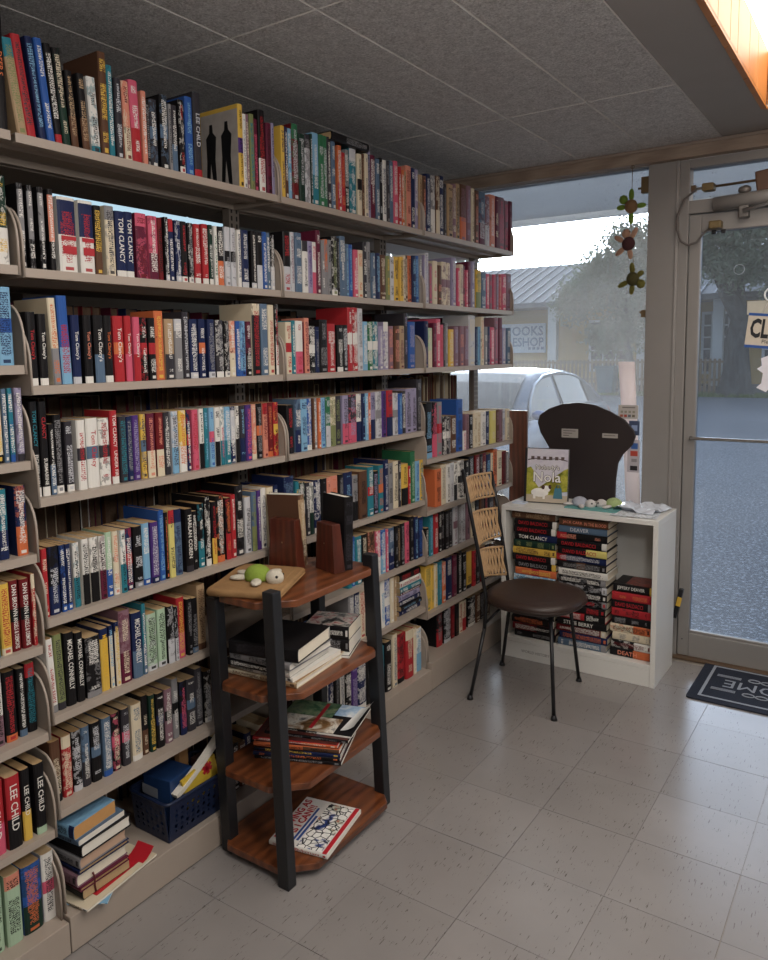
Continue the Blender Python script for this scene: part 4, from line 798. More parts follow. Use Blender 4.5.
o = lay(.372, .742, z, .30, 'k', .006, .265, .200, 'glossy magazine with landscape cover on top of the cart pile', 'w', 'w', '1', '', False, WHITEPAPER, None, T3, 'magazine'); o['category'] = 'magazine'
mb = MB(); mb.box(-.198, -.1, .0061, .0066, .10, .262); obj('cover_art', mb, art('forest_cover', ['1f3b2c', '3d6247', '7f8d6b', '22465a'], 18, 5), o, world=False)
mb = MB(); mb.box(-.098, -.004, .0061, .0066, .06, .262); obj('cover_art', mb, art('scene_cover', ['3a2b20', '80603c', 'd8d2c6', '26303a'], 16, 8), o, world=False)
mb = MB(); mb.box(-.198, -.12, .0062, .0068, .02, .098); obj('cover_art', mb, art('sky_cover', ['4f7fae', '9fb9d2', 'e6e6e2'], 14, 3), o, world=False)
mb = MB(); mb.box(-.19, -.02, .0066, .0072, .135, .147); obj('red_strip', mb, plain('a3222c', .4), o, world=False)
mb = MB()                                                         # its corner pages curl up
rg = []
for k in range(6):
    a = k/5; rg.append([(-.19+.16*j/4, .0066+.030*a*a*(1-.1*j), .03-.045*a+.004*j) for j in range(5)])
for k in range(5):
    mb.add(rg[k]+rg[k+1], [(j, j+1, 6+j, 5+j) for j in range(4)], True)
obj('curled_page', mb, plain('d9d9d6', .5), o, world=False)
# picture book on the bottom tier
pb = lay(.385, .596, .0475, .20, 'w', .014, .195, .245, 'white cartoon picture book with red title on the cart bottom tier', 'r', None, '0', '', False, WHITEPAPER)
DOOD = N('cartoon_doodles'); v = DOOD.n('TexVoronoi', feature='DISTANCE_TO_EDGE'); v.inputs['Scale'].default_value = 46; v2 = DOOD.n('TexVoronoi'); v2.inputs['Scale'].default_value = 30
co = DOOD.coord('Object'); DOOD.t.links.new(co, v.inputs['Vector']); DOOD.t.links.new(co, v2.inputs['Vector'])
cc = DOOD.ramp(DOOD.noise(24, 3, co), [(.36, hx('2a3f7a')), (.43, hx('e6e4de')), (.56, hx('e6e4de')), (.62, hx('b8bfae')), (.68, hx('a34a2c'))])
DOOD.base(DOOD.mix(DOOD.math('LESS_THAN', v.outputs['Distance'], .06), cc, hx('1b1a20'))); DOOD = DOOD.end(.4)
RED = plain('b3202c', .45); BLU = plain('2b4d94', .45)
t = .0143
mb = MB(); mb.box(-.236, -.006, t, t+.0004, .022, .105); obj('cartoon_panel', mb, DOOD, pb, world=False)
mb = MB(); mb.box(-.243, -.002, t, t+.0005, .004, .018); obj('red_band', mb, RED, pb, world=False)
lettering('DRAWING AS', RED, (-.125, t+.0006, .177), (-1, 0, 0), (0, 0, 1), .22, .026, pb, 'title_lettering', .03)
lettering('AS I CAN!!!', RED, (-.125, t+.0006, .148), (-1, 0, 0), (0, 0, 1), .20, .026, pb, 'title_lettering', .03)
mb = MB(); mb.box(-.2, -.02, t, t+.0005, .124, .131); mb.box(-.16, -.03, t, t+.0005, .111, .119); obj('blue_strips', mb, BLU, pb, world=False)
# ================================================================== pile and basket on the plinth of the second bay
PZ = .1005; z = PZ; GP = 'books piled on the plinth'
o = lay(.062, .085, z, .62, 'l', .004, .21, .16, 'thin pale blue magazine at the bottom of the plinth pile', 'w', None, '0', '', False, WHITEPAPER, None, GP); z += .0045
o = lay(.050, .034, z, .12, 'c', .006, .20, .25, 'cream magazine with red picture sticking out of the pile', 'k', 'w', '5', '', False, WHITEPAPER, None, GP); z += .0065
mb = MB(); mb.box(-.24, -.05, .0061, .0066, .02, .06); mb.box(-.20, -.09, .0061, .0066, .075, .10); obj('red_print', mb, RED, o, world=False)
mb = MB(); rg = [[(-.20-.045*a, .0068+.024*a*a, .005+.06*j/3) for a in (0, .35, .7, 1)] for j in range(4)]
for k in range(3): mb.add(rg[k]+rg[k+1], [(j, j+1, 5+j, 4+j) for j in range(3)], True)
obj('curled_corner', mb, RED, o, world=False)
z += .002
for i, (c, t, h, d, x, y, th, hard, pg, lb) in enumerate((
    ('k', .027, .19, .15, .012, .048, .03, False, PAPER, 'dark paperback with brown pages near the bottom of the plinth pile'),
    ('M', .012, .19, .155, .016, .040, .02, True, PAPER, 'thin maroon hardback low in the plinth pile'),
    ('q', .034, .20, .165, .010, .034, .05, True, CREAM, 'pinkish hardback with ribbon marker in the plinth pile'),
    ('n', .012, .20, .16, .014, .040, .03, True, PAPER, 'thin navy hardback halfway up the plinth pile'),
    ('a', .031, .20, .155, .016, .042, .06, True, plain('b99a83', .85), 'grey hardback with pinkish pages in the plinth pile'),
    ('k', .033, .21, .165, .020, .046, .07, True, WHITEPAPER, 'black hardback with bright white pages in the plinth pile'),
    ('z', .016, .19, .155, .016, .042, .10, False, WHITEPAPER, 'slate blue paperback second from the top of the plinth pile'),
    ('l', .036, .19, .14, .008, .036, .12, False, plain('c08f58', .85), 'light blue paperback on top of the plinth pile'))):
    o = lay(x, y, z, th, c, t, h, d, lb, 'k', 'n' if c == 'l' else None, '5' if c == 'l' else '0', '', hard, pg, plain('6f97b4', .4, var=.5, scale=18) if c == 'l' else None, GP); z += t+.0006
    if 'ribbon' in lb:
        mb = MB(); mb.tube([(-.05, .016, -.001), (-.052, .002, -.006), (-.05, -.02, -.007), (-.053, -.036, -.006)], .0025, 5); obj('ribbon', mb, plain('5a1a1c', .6), o, world=False)
BLUP = plain('17233f', .45, var=.15, name='navy_plastic')
bk = thing('plastic_basket', (-.065, .455, PZ), 'dark blue perforated plastic basket on the plinth', 'basket')
def wallgrid(p0, p1, h, nx, nz, out, r=.0062, taper=.012):
    """a basket side from p0 to p1 with a lattice of round holes"""
    mb = MB(); p0 = Vector(p0); p1 = Vector(p1); out = Vector(out)
    def at(u, v, k): return p0.lerp(p1, u)+Vector((0, 0, v*h))+out*(taper*v+k)
    L = (p1-p0).length; n = 8
    for i in range(nx):
        for j in range(nz):
            u0, u1 = .06+.88*i/nx, .06+.88*(i+1)/nx; v0, v1 = .14+.66*j/nz, .14+.66*(j+1)/nz
            uc, vc = (u0+u1)/2, (v0+v1)/2; rr = r*(1.0 if (i+j) % 2 else .62)
            sq = [(u1, vc), (u1, v1), (uc, v1), (u0, v1), (u0, vc), (u0, v0), (uc, v0), (u1, v0)]
            hl = [(uc+rr/L*math.cos(k*PI/4), vc+rr/h*math.sin(k*PI/4)) for k in range(8)]
            for kk in (.0012, -.0012):
                vs = [at(a, b, kk) for a, b in sq]+[at(a, b, kk) for a, b in hl]
                fs = [(k, (k+1) % 8, 8+(k+1) % 8, 8+k) for k in range(8)]
                mb.add(vs, fs if kk > 0 else [f[::-1] for f in fs])
    for (a, b, c, d) in ((0, 1, 0, .14), (0, 1, .8, 1), (0, .06, .14, .8), (.94, 1, .14, .8)):
        vs = [at(u, v, k) for k in (-.0012, .0012) for u, v in ((a, c), (b, c), (b, d), (a, d))]
        mb.add(vs, [(3, 2, 1, 0), (4, 5, 6, 7), (0, 1, 5, 4), (1, 2, 6, 5), (2, 3, 7, 6), (3, 0, 4, 7)])
    return mb
bx0, bx1, by0, by1, bh = -.145, .002, .342, .585, .125
for a, b, o_, nx in (((bx1, by0), (bx1, by1), (1, 0, 0), 10), ((bx0, by0), (bx1, by0), (0, -1, 0), 6), ((bx0, by1), (bx1, by1), (0, 1, 0), 6), ((bx0, by0), (bx0, by1), (-1, 0, 0), 10)):
    obj('perforated_side', wallgrid((*a, PZ+.001), (*b, PZ+.001), bh, nx, 5, o_), BLUP, bk)
mb = MB(); mb.prism(rrect(bx0, bx1, by0, by1, .012), PZ, PZ+.004); obj('basket_floor', mb, BLUP, bk)
mb = MB(); mb.tube([(x, y, PZ+bh) for x, y in rrect(bx0-.013, bx1+.013, by0-.013, by1+.013, .02)], .005, 8, True); obj('rim', mb, BLUP, bk)
GB = 'things in the blue basket'
mb = MB(); mb.box(-.135, -.03, .37, .47, PZ+.006, PZ+.165, Matrix.Translation((-.08, .42, 0)) @ Matrix.Rotation(.12, 4, 'Z') @ Matrix.Translation((.08, -.42, 0)))
bb = obj('boxed_set', mb, plain('1e3a66', .4, var=.4, scale=20), None, .002); tag(bb, 'dark blue box standing in the plastic basket', 'box', GB)
mb = MB(); mb.box(-.128, -.06, .3585, .3592, PZ+.11, PZ+.14); obj('box_label', mb, plain('8b8f98', .5), bb)
M = Matrix.Translation((-.012, .385, PZ+.115)) @ Matrix.Rotation(.42, 4, 'X')
mb = MB()
for k in range(8):
    a0, a1 = k/8, (k+1)/8
    f = lambda a: (.0, a*.21, .025*a*a)
    p, q = f(a0), f(a1)
    mb.add([M @ Vector((p[0]-.012, p[1], p[2])), M @ Vector((p[0]+.012, p[1], p[2])), M @ Vector((q[0]+.012, q[1], q[2])), M @ Vector((q[0]-.012, q[1], q[2])),
            M @ Vector((p[0]-.012, p[1], p[2]+.014)), M @ Vector((p[0]+.012, p[1], p[2]+.014)), M @ Vector((q[0]+.012, q[1], q[2]+.014)), M @ Vector((q[0]-.012, q[1], q[2]+.014))],
           [(0, 3, 2, 1), (4, 5, 6, 7), (1, 2, 6, 5), (0, 4, 7, 3)]+([(0, 1, 5, 4)] if k == 0 else [])+([(3, 7, 6, 2)] if k == 7 else []))
# keep it leaning out of the basket
tag(obj('curved_book', mb, WHITEPAPER), 'white curved booklet leaning out of the blue basket', 'booklet', GB)
M = Matrix.Translation((-.008, .425, PZ+.055)) @ Matrix.Rotation(.2, 4, 'X')
mb = MB(); mb.box(-.005, .004, 0, .135, 0, .105, M); yo = obj('yellow_pad', mb, plain('d2b23c', .55, var=.1)); tag(yo, 'yellow booklet with red mark standing in the blue basket', 'booklet', GB)
mb = MB()
for a in (0, PI/3, 2*PI/3): mb.box(-.02, .02, -.006, .006, -.0005, .0005, M @ Matrix.Translation((.0046, .098, .082)) @ Matrix.Rotation(PI/2, 4, 'Y') @ Matrix.Rotation(a, 4, 'Z'))
obj('red_star', mb, RED, yo)
mb = MB(); mb.box(-.12, -.10, .48, .515, PZ+.005, PZ+.20); tag(obj('wooden_slat', mb, plain('a0774c', .6)), 'brown cardboard piece upright in the blue basket', 'cardboard', GB)
mb = MB(); mb.box(-.10, -.02, .525, .575, PZ+.006, PZ+.15); tag(obj('brown_booklet', mb, plain('3a2420', .5, var=.5, scale=30)), 'dark red-brown booklet at the right end of the basket', 'booklet', GB)
for k, (c, y, h) in enumerate((('k', .64, .16), ('b', .672, .15), ('n', .70, .17), ('k', .735, .15), ('c', .77, .17), ('k', .81, .16))):
    make_book(f"{PAL[c][1]} book on the plinth behind the cart, {ORD[k]} from left", c, .03, h, .11, (-.03, y, PZ+.0004), 'w', c, '0', '', False, None, 'books on the plinth behind the cart')
# ================================================================== white bookcase by the window
wc = thing('white_bookcase', (.478, 2.54, 0), 'low white laminate bookcase filled with stacked hardbacks under the window', 'bookcase')
CX0, CX1, CY0, CY1, CZ = .105, .851, 2.378, 2.70, .763
for nm, b in (('side_panel', (CX0, CX0+.022, CY0, CY1, 0, CZ-.022)), ('side_panel', (CX1-.022, CX1, CY0, CY1, 0, CZ-.022)), ('top_panel', (CX0, CX1, CY0, CY1, CZ-.022, CZ)),
              ('bottom_shelf', (CX0+.022, CX1-.022, CY0+.004, CY1-.006, .082, .102)), ('kick_board', (CX0+.022, CX1-.022, CY0+.004, CY0+.02, 0, .081)), ('back_panel', (CX0+.022, CX1-.022, CY1-.006, CY1, .0, CZ-.022))):
    mb = MB(); mb.box(*b); obj(nm, mb, WHITELAM, wc, .0012)
lettering('WORLD HISTORY', plain('6d675f', .7), (.285, CY0+.0035, .042), (1, 0, 0), (0, 0, 1), .145, .014, wc, 'shelf_lettering')
def pile(x1, y, z, items, w, d, place, n0=0):
    tot = len(items)
    for k, (c, ink, c2, st, t, txt) in enumerate(items):
        lb = f"{PAL[c][1]} hardback, {ORD[k]} from bottom in the {place} stack of the white bookcase"
        lay(x1+random.uniform(-.006, .006), y+random.uniform(-.006, .006), z, random.uniform(-.012, .012), c, t, w+random.uniform(-.008, .004), d, lb, ink, c2, st, txt, True, CREAM, None, f'hardbacks in the {place} stack of the white bookcase')
        z += t+.0006
L_ = [('k', 'a', 'k', '0'), ('R', 'w', 'k', '1'), ('k', 'o', 'w', '5'), ('k', 'a', 'k', '0'), ('k', 'w', 'k', '0'), ('n', 'w', 'n', '0'), ('k', 'r', 'w', '5'), ('b', 'w', 'k', '0'), ('l', 'k', 'w', '0'), ('o', 'y', 'r', '3'),
      ('k', 'a', 'y', '5', 'DAVID BALDACCI'), ('k', 'r', 'w', '5', 'DAVID BALDACCI'), ('y', 'b', 'y', '0'), ('d', 'G', 'd', '0'), ('k', 'w', 'n', '1', 'TOM CLANCY'), ('k', 'r', 'w', '5', 'DAVID BALDACCI'), ('k', 'r', 'w', '5', 'DAVID BALDACCI'), ('b', 't', 'b', '0')]
pile(.372, 2.412, .1024, [(*i[:4], .0345, i[4] if len(i) > 4 else '') for i in L_], .218, .155, 'left')
M_ = [('z', 'w', 'a', '5'), ('n', 'o', 'k', '0'), ('R', 'w', 'c', '5'), ('k', 'w', 'k', '0', 'STEVE BERRY'), ('r', 'w', 'k', '1'), ('k', 'r', 'k', '0'), ('k', 'r', 'a', '5'), ('k', 'w', 'k', '0'), ('k', 'a', 'i', '5'), ('k', 'w', 'a', '5'), ('w', 'k', 'w', '0'),
      ('k', 'a', 'b', '3'), ('n', 'i', 'r', '2'), ('k', 'r', 'Y', '1', 'DAVID BALDACCI'), ('k', 'r', 'w', '5', 'DAVID BALDACCI'), ('k', 's', 'r', '2'), ('z', 'i', 'z', '0', 'DEAVER'), ('b', 's', 'b', '0', 'JACK CARR|IN THE BLOOD')]
pile(.619, 2.412, .1024, [(*i[:4], .0340, i[4] if len(i) > 4 else '') for i in M_], .238, .165, 'middle')
R_ = [('k', 's', 'o', '1', 'DEATH'), ('k', 'R', 'w', '1'), ('c', 'a', 'c', '0'), ('c', 'k', 'o', '1'), ('k', 'a', 'k', '0'), ('r', 'k', 'r', '0'), ('k', 'r', 'a', '5', 'DAVID BALDACCI'), ('r', 'o', 'r', '0'), ('k', 'w', 'y', '5', 'JEFFERY DEAVER')]
pile(.822, 2.420, .1024, [(*i[:4], .0375, i[4] if len(i) > 4 else '') for i in R_], .186, .155, 'right')
mb = MB(); top = [o for o in COL.objects if o.get('label', '').startswith('black hardback, ninth from bottom in the right')][0]
mb = MB(); mb.box(-.15, -.01, .0377, .0383, .004, .13); obj('cover_art', mb, art('red_black_cover', ['16100f', '4a1a18', '8c3a2c', '1c1414', 'b9a48c'], 30), top, world=False)
# things on the bookcase
nb = thing('picture_book', (.168, 2.50, CZ+.0005), 'upright picture book with a cartoon dog cover on the white bookcase', 'book', None, (math.radians(-7), 0, math.radians(10)), True); nb.scale = (1.05, 1.6, 1.04)
mb = MB(); mb.box(0, .205, 0, .002, 0, .262); mb.box(0, .205, .016, .018, 0, .262); mb.box(0, .003, .002, .016, 0, .262); obj('cover', mb, plain('1c1a1e', .4), nb, world=False)
mb = MB(); mb.box(.003, .202, .002, .016, .003, .259); obj('pages', mb, WHITEPAPER, nb, world=False)
NB = lambda nm, mb, m: obj(nm, mb, m, nb, world=False)
mb = MB(); mb.box(.012, .203, -.0008, 0, .005, .258); NB('cover_sky', mb, art('pale_sky', ['b7b2c4', 'd4cfd8', 'b9c4d4'], 8))
mb = MB(); mb.prism([(.012, .165), (.03, .172), (.045, .15), (.05, .10), (.08, .06), (.203, .06), (.203, .168), (.185, .16), (.17, .13), (.16, .06), (.15, .03), (.012, .03)], -.0014, -.0008, 'y'); NB('cover_bushes', mb, art('yellow_bushes', ['6d7a2c', 'a3a13c', 'c9be5a'], 30))
mb = MB(); mb.box(.012, .203, -.0016, -.0008, .005, .04); NB('cover_ground', mb, plain('b8ab98', .5))
mb = MB(); mb.tube([(.015, -.001, .205), (.05, -.001, .212), (.10, -.001, .207), (.15, -.001, .214), (.2, -.001, .204)], .002, 5)
for k in range(6): mb.box(.03+k*.028, .045+k*.028, -.0018, -.001, .206, .222)
NB('cover_washing_line', mb, plain('5b4a48', .6))
W = plain('e9e6e0', .5)
mb = MB(); mb.ball((.075, 0, .05), (.045, .0035, .024), 14, 8); mb.ball((.105, 0, .068), (.022, .0035, .018), 14, 8); mb.box(.045, .056, -.003, -.001, .02, .045); mb.box(.09, .10, -.003, -.001, .02, .045); NB('cover_puppy', mb, W)
mb = MB(); mb.ball((.092, 0, .075), (.010, .0045, .012), 12, 6); mb.ball((.122, 0, .078), (.008, .0045, .011), 12, 6); NB('puppy_ears', mb, plain('4a2c22', .6))
mb = MB(); mb.prism([(.138, .025), (.182, .025), (.176, .075), (.146, .075)], -.0036, -.0014, 'y'); mb.tube([(.152, -.003, .075), (.154, -.003, .087), (.168, -.003, .087), (.170, -.003, .075)], .002, 6); NB('cover_bag', mb, plain('3f7384', .5))
DK = plain('3b2a30', .5)
for s_, zc, hh, ww in (("Nobody's", .168, .028, .165), ('Nola', .125, .048, .15)):
    for dx, dz in ((.0016, 0), (-.0016, 0), (0, .0016), (0, -.0016), (.0022, -.0022)): lettering(s_, DK, (.108+dx, -.0019, zc+dz), (1, 0, 0), (0, 0, 1), ww, hh, nb, 'title_outline', .012)
    lettering(s_, W, (.108, -.0026, zc), (1, 0, 0), (0, 0, 1), ww, hh, nb, 'title_lettering', .012)
mb = MB(); mb.box(-.003, .06, 0, .05, 0, .006, Matrix.Translation((.135, 2.44, CZ+.0003))); tag(obj('folded_leaflet', mb, plain('c6cede', .6)), 'pale folded leaflets lying left of the picture book', 'leaflet')
mb = MB(); M = Matrix.Translation((.52, 2.555, CZ+.0003)) @ Matrix.Rotation(-.03, 4, 'Z'); mb.box(-.125, .125, -.10, .10, 0, .006, M)
tag(obj('teal_folder', mb, plain('5f9a98', .5, var=.1), None, .001), 'flat teal folder under two crochet turtles on the white bookcase', 'folder')
CRS = crochet('b9bcc8'); CRP = crochet('d8d2cf')
turtle('crochet_turtle', (.445, 2.53, CZ+.0075), (0, 0, math.radians(-12)), 'crochet turtle with grey shell on the teal folder', CRS, CRP, 1.1)
turtle('crochet_turtle', (.595, 2.575, CZ+.0075), (0, 0, math.radians(-155)), 'crochet turtle with pale green shell on the teal folder', crochet('a9bb84'), CRP, 1.1)
NEWS = N('newsprint'); co = NEWS.coord('Object', (1, 1, 1)); w = NEWS.n('TexBrick'); NEWS.t.links.new(co, w.inputs[0]); w.inputs['Scale'].default_value = 60
NEWS.base(NEWS.mix(NEWS.math('MULTIPLY', NEWS.math('GREATER_THAN', NEWS.noise(60, 3, co), .55), .5), hx('cfd2d6'), hx('5d6066'))); NEWS = NEWS.end(.8)
rn = random.Random(2)
for k, (cx, cy, rz, lb) in enumerate(((.722, 2.50, .12, 'rumpled newspaper sheet at the right end of the white bookcase'), (.724, 2.585, -.2, 'crumpled clear plastic sleeve beside the newspaper'))):
    M = Matrix.Translation((cx, cy, CZ+.001+k*.004)) @ Matrix.Rotation(rz, 4, 'Z'); mb = MB(); n = 9; vs = []
    hm = [[rn.random()*.006+(.018 if (k and rn.random() < .25) else 0) for j in range(n)] for i in range(n)]
    for i in range(n):
        for j in range(n): vs.append(M @ Vector((-.10+.2*i/(n-1), -.10+.2*j/(n-1), hm[i][j]*(1 if k else .8))))
    fs = [(i*n+j, (i+1)*n+j, (i+1)*n+j+1, i*n+j+1) for i in range(n-1) for j in range(n-1)]
    b = len(vs); vs2 = vs+[v-Vector((0, 0, .0008)) for v in vs]
    mb.add(vs2, fs+[tuple(b+q for q in f[::-1]) for f in fs], True)
    tag(obj('newspaper' if k == 0 else 'plastic_sleeve', mb, NEWS if k == 0 else plain('d4dae4', .2, var=.1)), lb, 'newspaper' if k == 0 else 'plastic sleeve')
# dark fan-shaped display board behind the bookcase
out = [(.31, .62), (.27, .84), (.24, .93), (.205, 1.01), (.155, 1.09), (.14, 1.14), (.15, 1.18), (.2, 1.215), (.27, 1.24), (.36, 1.25), (.44, 1.24), (.52, 1.21), (.59, 1.17), (.635, 1.12), (.643, 1.09), (.63, 1.05), (.585, 1.0), (.562, .955), (.552, .87), (.548, .62)]
sm = []
for i in range(len(out)):
    a, b = Vector(out[i]), Vector(out[(i+1) % len(out)]); sm += [tuple(a), tuple(a.lerp(b, .5))]
sg = thing('display_board', (.42, 2.745, 0), 'dark brown fan-shaped display board standing in front of the window', 'display board')
mb = MB(); mb.prism(out[::-1]+[], 2.738, 2.752, 'y'); obj('board', mb, plain('2b2222', .5, var=.15, scale=6), sg, .004)
mb = MB(); mb.box(.34, .52, 2.738, 2.752, 0, .66); obj('stand', mb, plain('2b2222', .5), sg)
LBL = plain('a9a29c', .6)
for a in ((.272, .358, 1.07, 1.115), (.482, .558, 1.078, 1.10)):
    mb = MB(); mb.box(a[0], a[1], 2.7362, 2.7379, a[2], a[3]); l = obj('sticker', mb, LBL, sg)
    mb = MB(); w = a[1]-a[0]
    for k in range(3 if w > .08 else 1): mb.box(a[0]+w*.1, a[1]-w*(.15+.2*k), 2.7355, 2.7362, a[3]-.012-k*.012, a[3]-.008-k*.012)
    obj('sticker_print', mb, plain('6a6462', .6), l)
mb = MB(); mb.box(-.04, .062, 2.785, 2.80, 0, 1.196); tag(obj('brown_board', mb, wood('brown_panel', '4a2b20', '6a4030', (20, 20, 3), .5), None, .002), 'narrow red-brown wooden board between shelving end and window', 'board')
# paper roll and sticker cards at the window edge
mb = MB(); rg = []
for z, x, r in ((.74, .625, .036), (1.0, .61, .037), (1.25, .592, .038), (1.452, .577, .040)): rg.append([(x+r*math.cos(k*PI/8), 2.79+.6*r*math.sin(k*PI/8), z) for k in range(16)])
mb.loft(rg); tag(obj('paper_roll', mb, m_leaf('thin_paper', 'ece0de', 'f4ecea', .6)), 'tall pale pink rolled paper leaning at the window edge', 'paper roll')
def card(x0, x1, z0, z1, y, c, label, marks):
    t = thing('sticker_card', ((x0+x1)/2, y, z0), label, 'sticker card', 'cards stuck at the window edge')
    mb = MB(); mb.box(x0, x1, y, y+.002, z0, z1); obj('card', mb, plain(c, .5), t)
    for (u0, u1, v0, v1, cc) in marks:
        mb = MB(); mb.box(x0+u0*(x1-x0), x0+u1*(x1-x0), y-.001, y, z0+v0*(z1-z0), z0+v1*(z1-z0)); obj('printed_mark', mb, plain(cc, .5), t)
card(.552, .648, 1.175, 1.242, 2.758, 'b8b2ae', 'grey card with rows of small icons at the window edge', [(.2, .85, .78, .86, '77706c')]+[(.12+.2*i, .24+.2*i, .42, .58, '8e8a7c') for i in range(4)]+[(.1+.2*i, .24+.2*i, .12, .3, c) for i, c in enumerate(('9c5a4a', 'a8463a', '5a6470', '6c6456'))])
card(.605, .655, 1.095, 1.165, 2.760, '3d4a66', 'small dark blue sticker card below the icon card', [(.25, .8, .3, .7, '8fa0c4')])
card(.600, .658, .912, 1.072, 2.760, 'b5aeb4', 'tall card with blue red and black stamps at window edge', [(.3, .85, .72, .9, '3a5fa0'), (.25, .85, .5, .66, 'b04436'), (.35, .8, .32, .42, '8a8488'), (.25, .85, .06, .2, '1c1a1e')])
mb = MB(); mb.box(.852, .872, 2.73, 2.755, .22, .37, Matrix.Translation((.862, 2.74, .3)) @ Matrix.Rotation(.2, 4, 'Y') @ Matrix.Translation((-.862, -2.74, -.3)))
o = obj('yellow_tag', mb, BLACKMETAL, None, .003); tag(o, 'small black and yellow tag behind the white bookcase', 'tag')
mb = MB(); mb.box(.856, .876, 2.727, 2.730, .285, .33, Matrix.Translation((.862, 2.74, .3)) @ Matrix.Rotation(.2, 4, 'Y') @ Matrix.Translation((-.862, -2.74, -.3))); obj('yellow_patch', mb, plain('c9a23a', .5), o)
# ================================================================== chair
ch = thing('wicker_back_chair', (.38, 2.06, 0), 'black metal chair with brown padded seat and three woven back panels', 'chair')
mb = MB(); rg = []
def sq(rx, ry, e, z, cx=.42, cy=2.06):
    p = []
    for k in range(32):
        t = 2*PI*k/32; c, s = math.cos(t), math.sin(t)
        p.append((cx+rx*math.copysign(abs(c)**e, c), cy+ry*math.copysign(abs(s)**e, s), z))
    return p
for rx, ry, z in ((.16, .16, .414), (.19, .19, .417), (.207, .205, .428), (.211, .209, .444), (.204, .202, .458), (.185, .183, .466), (.14, .14, .471), (.07, .07, .473)): rg.append(sq(rx, ry, .84, z))
mb.loft(rg); obj('seat', mb, plain('33241e', .45, var=.2, scale=20, bump=.15, name='brown_leatherette'), ch)
mb = MB(); mb.tube([(x, y, z-.0015) for x, y, z in sq(.2105, .2085, .84, .4375)], .0032, 6, True); obj('seat_piping', mb, plain('2a1d18', .5), ch)
mb = MB(); mb.tube([(x, y, .405) for x, y, z in sq(.14, .14, .9, 0)], .007, 6, True); obj('seat_ring', mb, BLACKMETAL, ch)
PL = [(.246, 1.905, .31), (.247, 1.92, .434), (.216, 1.92, .609), (.178, 1.92, .782), (.134, 1.92, .995)]
PR = [(.220, 2.215, .29), (.222, 2.2, .443), (.201, 2.2, .589), (.170, 2.2, .776), (.136, 2.2, .95)]
for foot, ps in (((.205, 1.847, 0), PL), ((.165, 2.262, 0), PR)):
    mb = MB(); mb.tube([foot, ps[0]], [.008, .009], 8); obj('leg', mb, BLACKMETAL, ch)
    mb = MB(); mb.tube(ps, .0085, 8); mb.ball(ps[-1], .0095, 8, 6); obj('back_post', mb, BLACKMETAL, ch)
    mb = MB(); mb.tube([(ps[0][0], ps[0][1], .33), (ps[0][0]+.06, ps[0][1]+(.05 if ps is PL else -.05), .405)], .006, 6); obj('seat_bracket', mb, BLACKMETAL, ch)
def along(ps, z):
    for a, b in zip(ps[:-1], ps[1:]):
        if a[2] <= z <= b[2]: return Vector(a).lerp(Vector(b), (z-a[2])/(b[2]-a[2]))
    return Vector(ps[-1])
for foot, hip in (((.584, 1.859, 0), (.53, 1.95, .41)), ((.54, 2.281, 0), (.525, 2.185, .41))):
    mb = MB(); mb.tube([foot, hip], .0085, 8); obj('leg', mb, BLACKMETAL, ch)
for f in ((.205, 1.847), (.165, 2.262), (.584, 1.859), (.54, 2.281)):
    mb = MB(); mb.tube([(f[0], f[1], .0), (f[0], f[1], .008), (f[0], f[1], .02)], [.015, .013, .009], 10); obj('foot_cap', mb, BLACKMETAL, ch)
RAT = plain('bd9a72', .6, var=.35, scale=45, name='rattan')
for (l0, l1), (r0, r1) in (((.859, .95), (.85, .944)), ((.663, .797), (.664, .78)), ((.536, .637), (.481, .599))):
    def pp(v, u):                              # v up the panel, u across it
        q = along(PL, l0+(l1-l0)*v).lerp(along(PR, r0+(r1-r0)*v), u); q.x -= .03*math.sin(PI*u); return q
    for v in (0, 1):
        mb = MB(); mb.tube([pp(v, u/8) for u in range(9)], .0035, 6); obj('back_rail', mb, BLACKMETAL, ch)
    mb = MB(); n = 22
    for k in range(n):
        u = .045+.91*k/(n-1); o_ = .0035 if k % 2 else -.0035
        pts = []
        for v in (-.06, .02, .25, .5, .75, .98, 1.06):
            q = pp(v, u+.004*math.sin(v*PI*2+k*1.3)); q.x += o_*math.cos(v*PI*2) if 0 < v < 1 else 0; pts.append(q)
        mb.tube(pts, .0044, 5)
    for u0 in (0, 1):
        mb.tube([pp(u0, u/8)+Vector((0, 0, .006 if u0 else -.006)) for u in range(9)], .006, 6)
    w_ = obj('woven_strands', mb, RAT, ch); w_['kind'] = 'stuff'; w_['label'] = 'pale woven rattan strands'
# ================================================================== hanging turtles
mb = MB(); mb.tube([(.598, 2.752, 2.374), (.597, 2.752, 2.25)], .0015, 5); mb.tube([(.597, 2.752, 2.13), (.603, 2.752, 2.06)], .0012, 5); mb.tube([(.612, 2.752, 1.955), (.612, 2.752, 1.90)], .0012, 5)
mb.tube([(.598+.008*math.cos(t), 2.752, 2.366+.008*math.sin(t)) for t in [k*PI/5 for k in range(10)]], .0018, 5, True)
tag(obj('hanging_string', mb, plain('6c5c44', .7)), 'thin string holding three crochet turtles in the window', 'string')
GT_ = 'crochet turtles hung in the window'
turtle('crochet_turtle', (.597, 2.752, 2.184), (math.radians(90), math.radians(-90), 0), 'topmost of three crochet turtles hanging in the window', crochet('86694e'), crochet('6f8a3c'), .92, (.038, .04, .006), ((0, .055), (-90, .04), (180, .055), (90, .04)), crochet('86694e'), GT_)
turtle('crochet_turtle', (.588, 2.752, 2.012), (math.radians(90), math.radians(-70), 0), 'middle of three crochet turtles, with pinkish flippers, in window', crochet('4f3436'), crochet('b08c76'), .92, (.045, .03, .006), ((-8, .055), (80, .05), (-150, .045), (150, .05)), crochet('4f3436'), GT_)
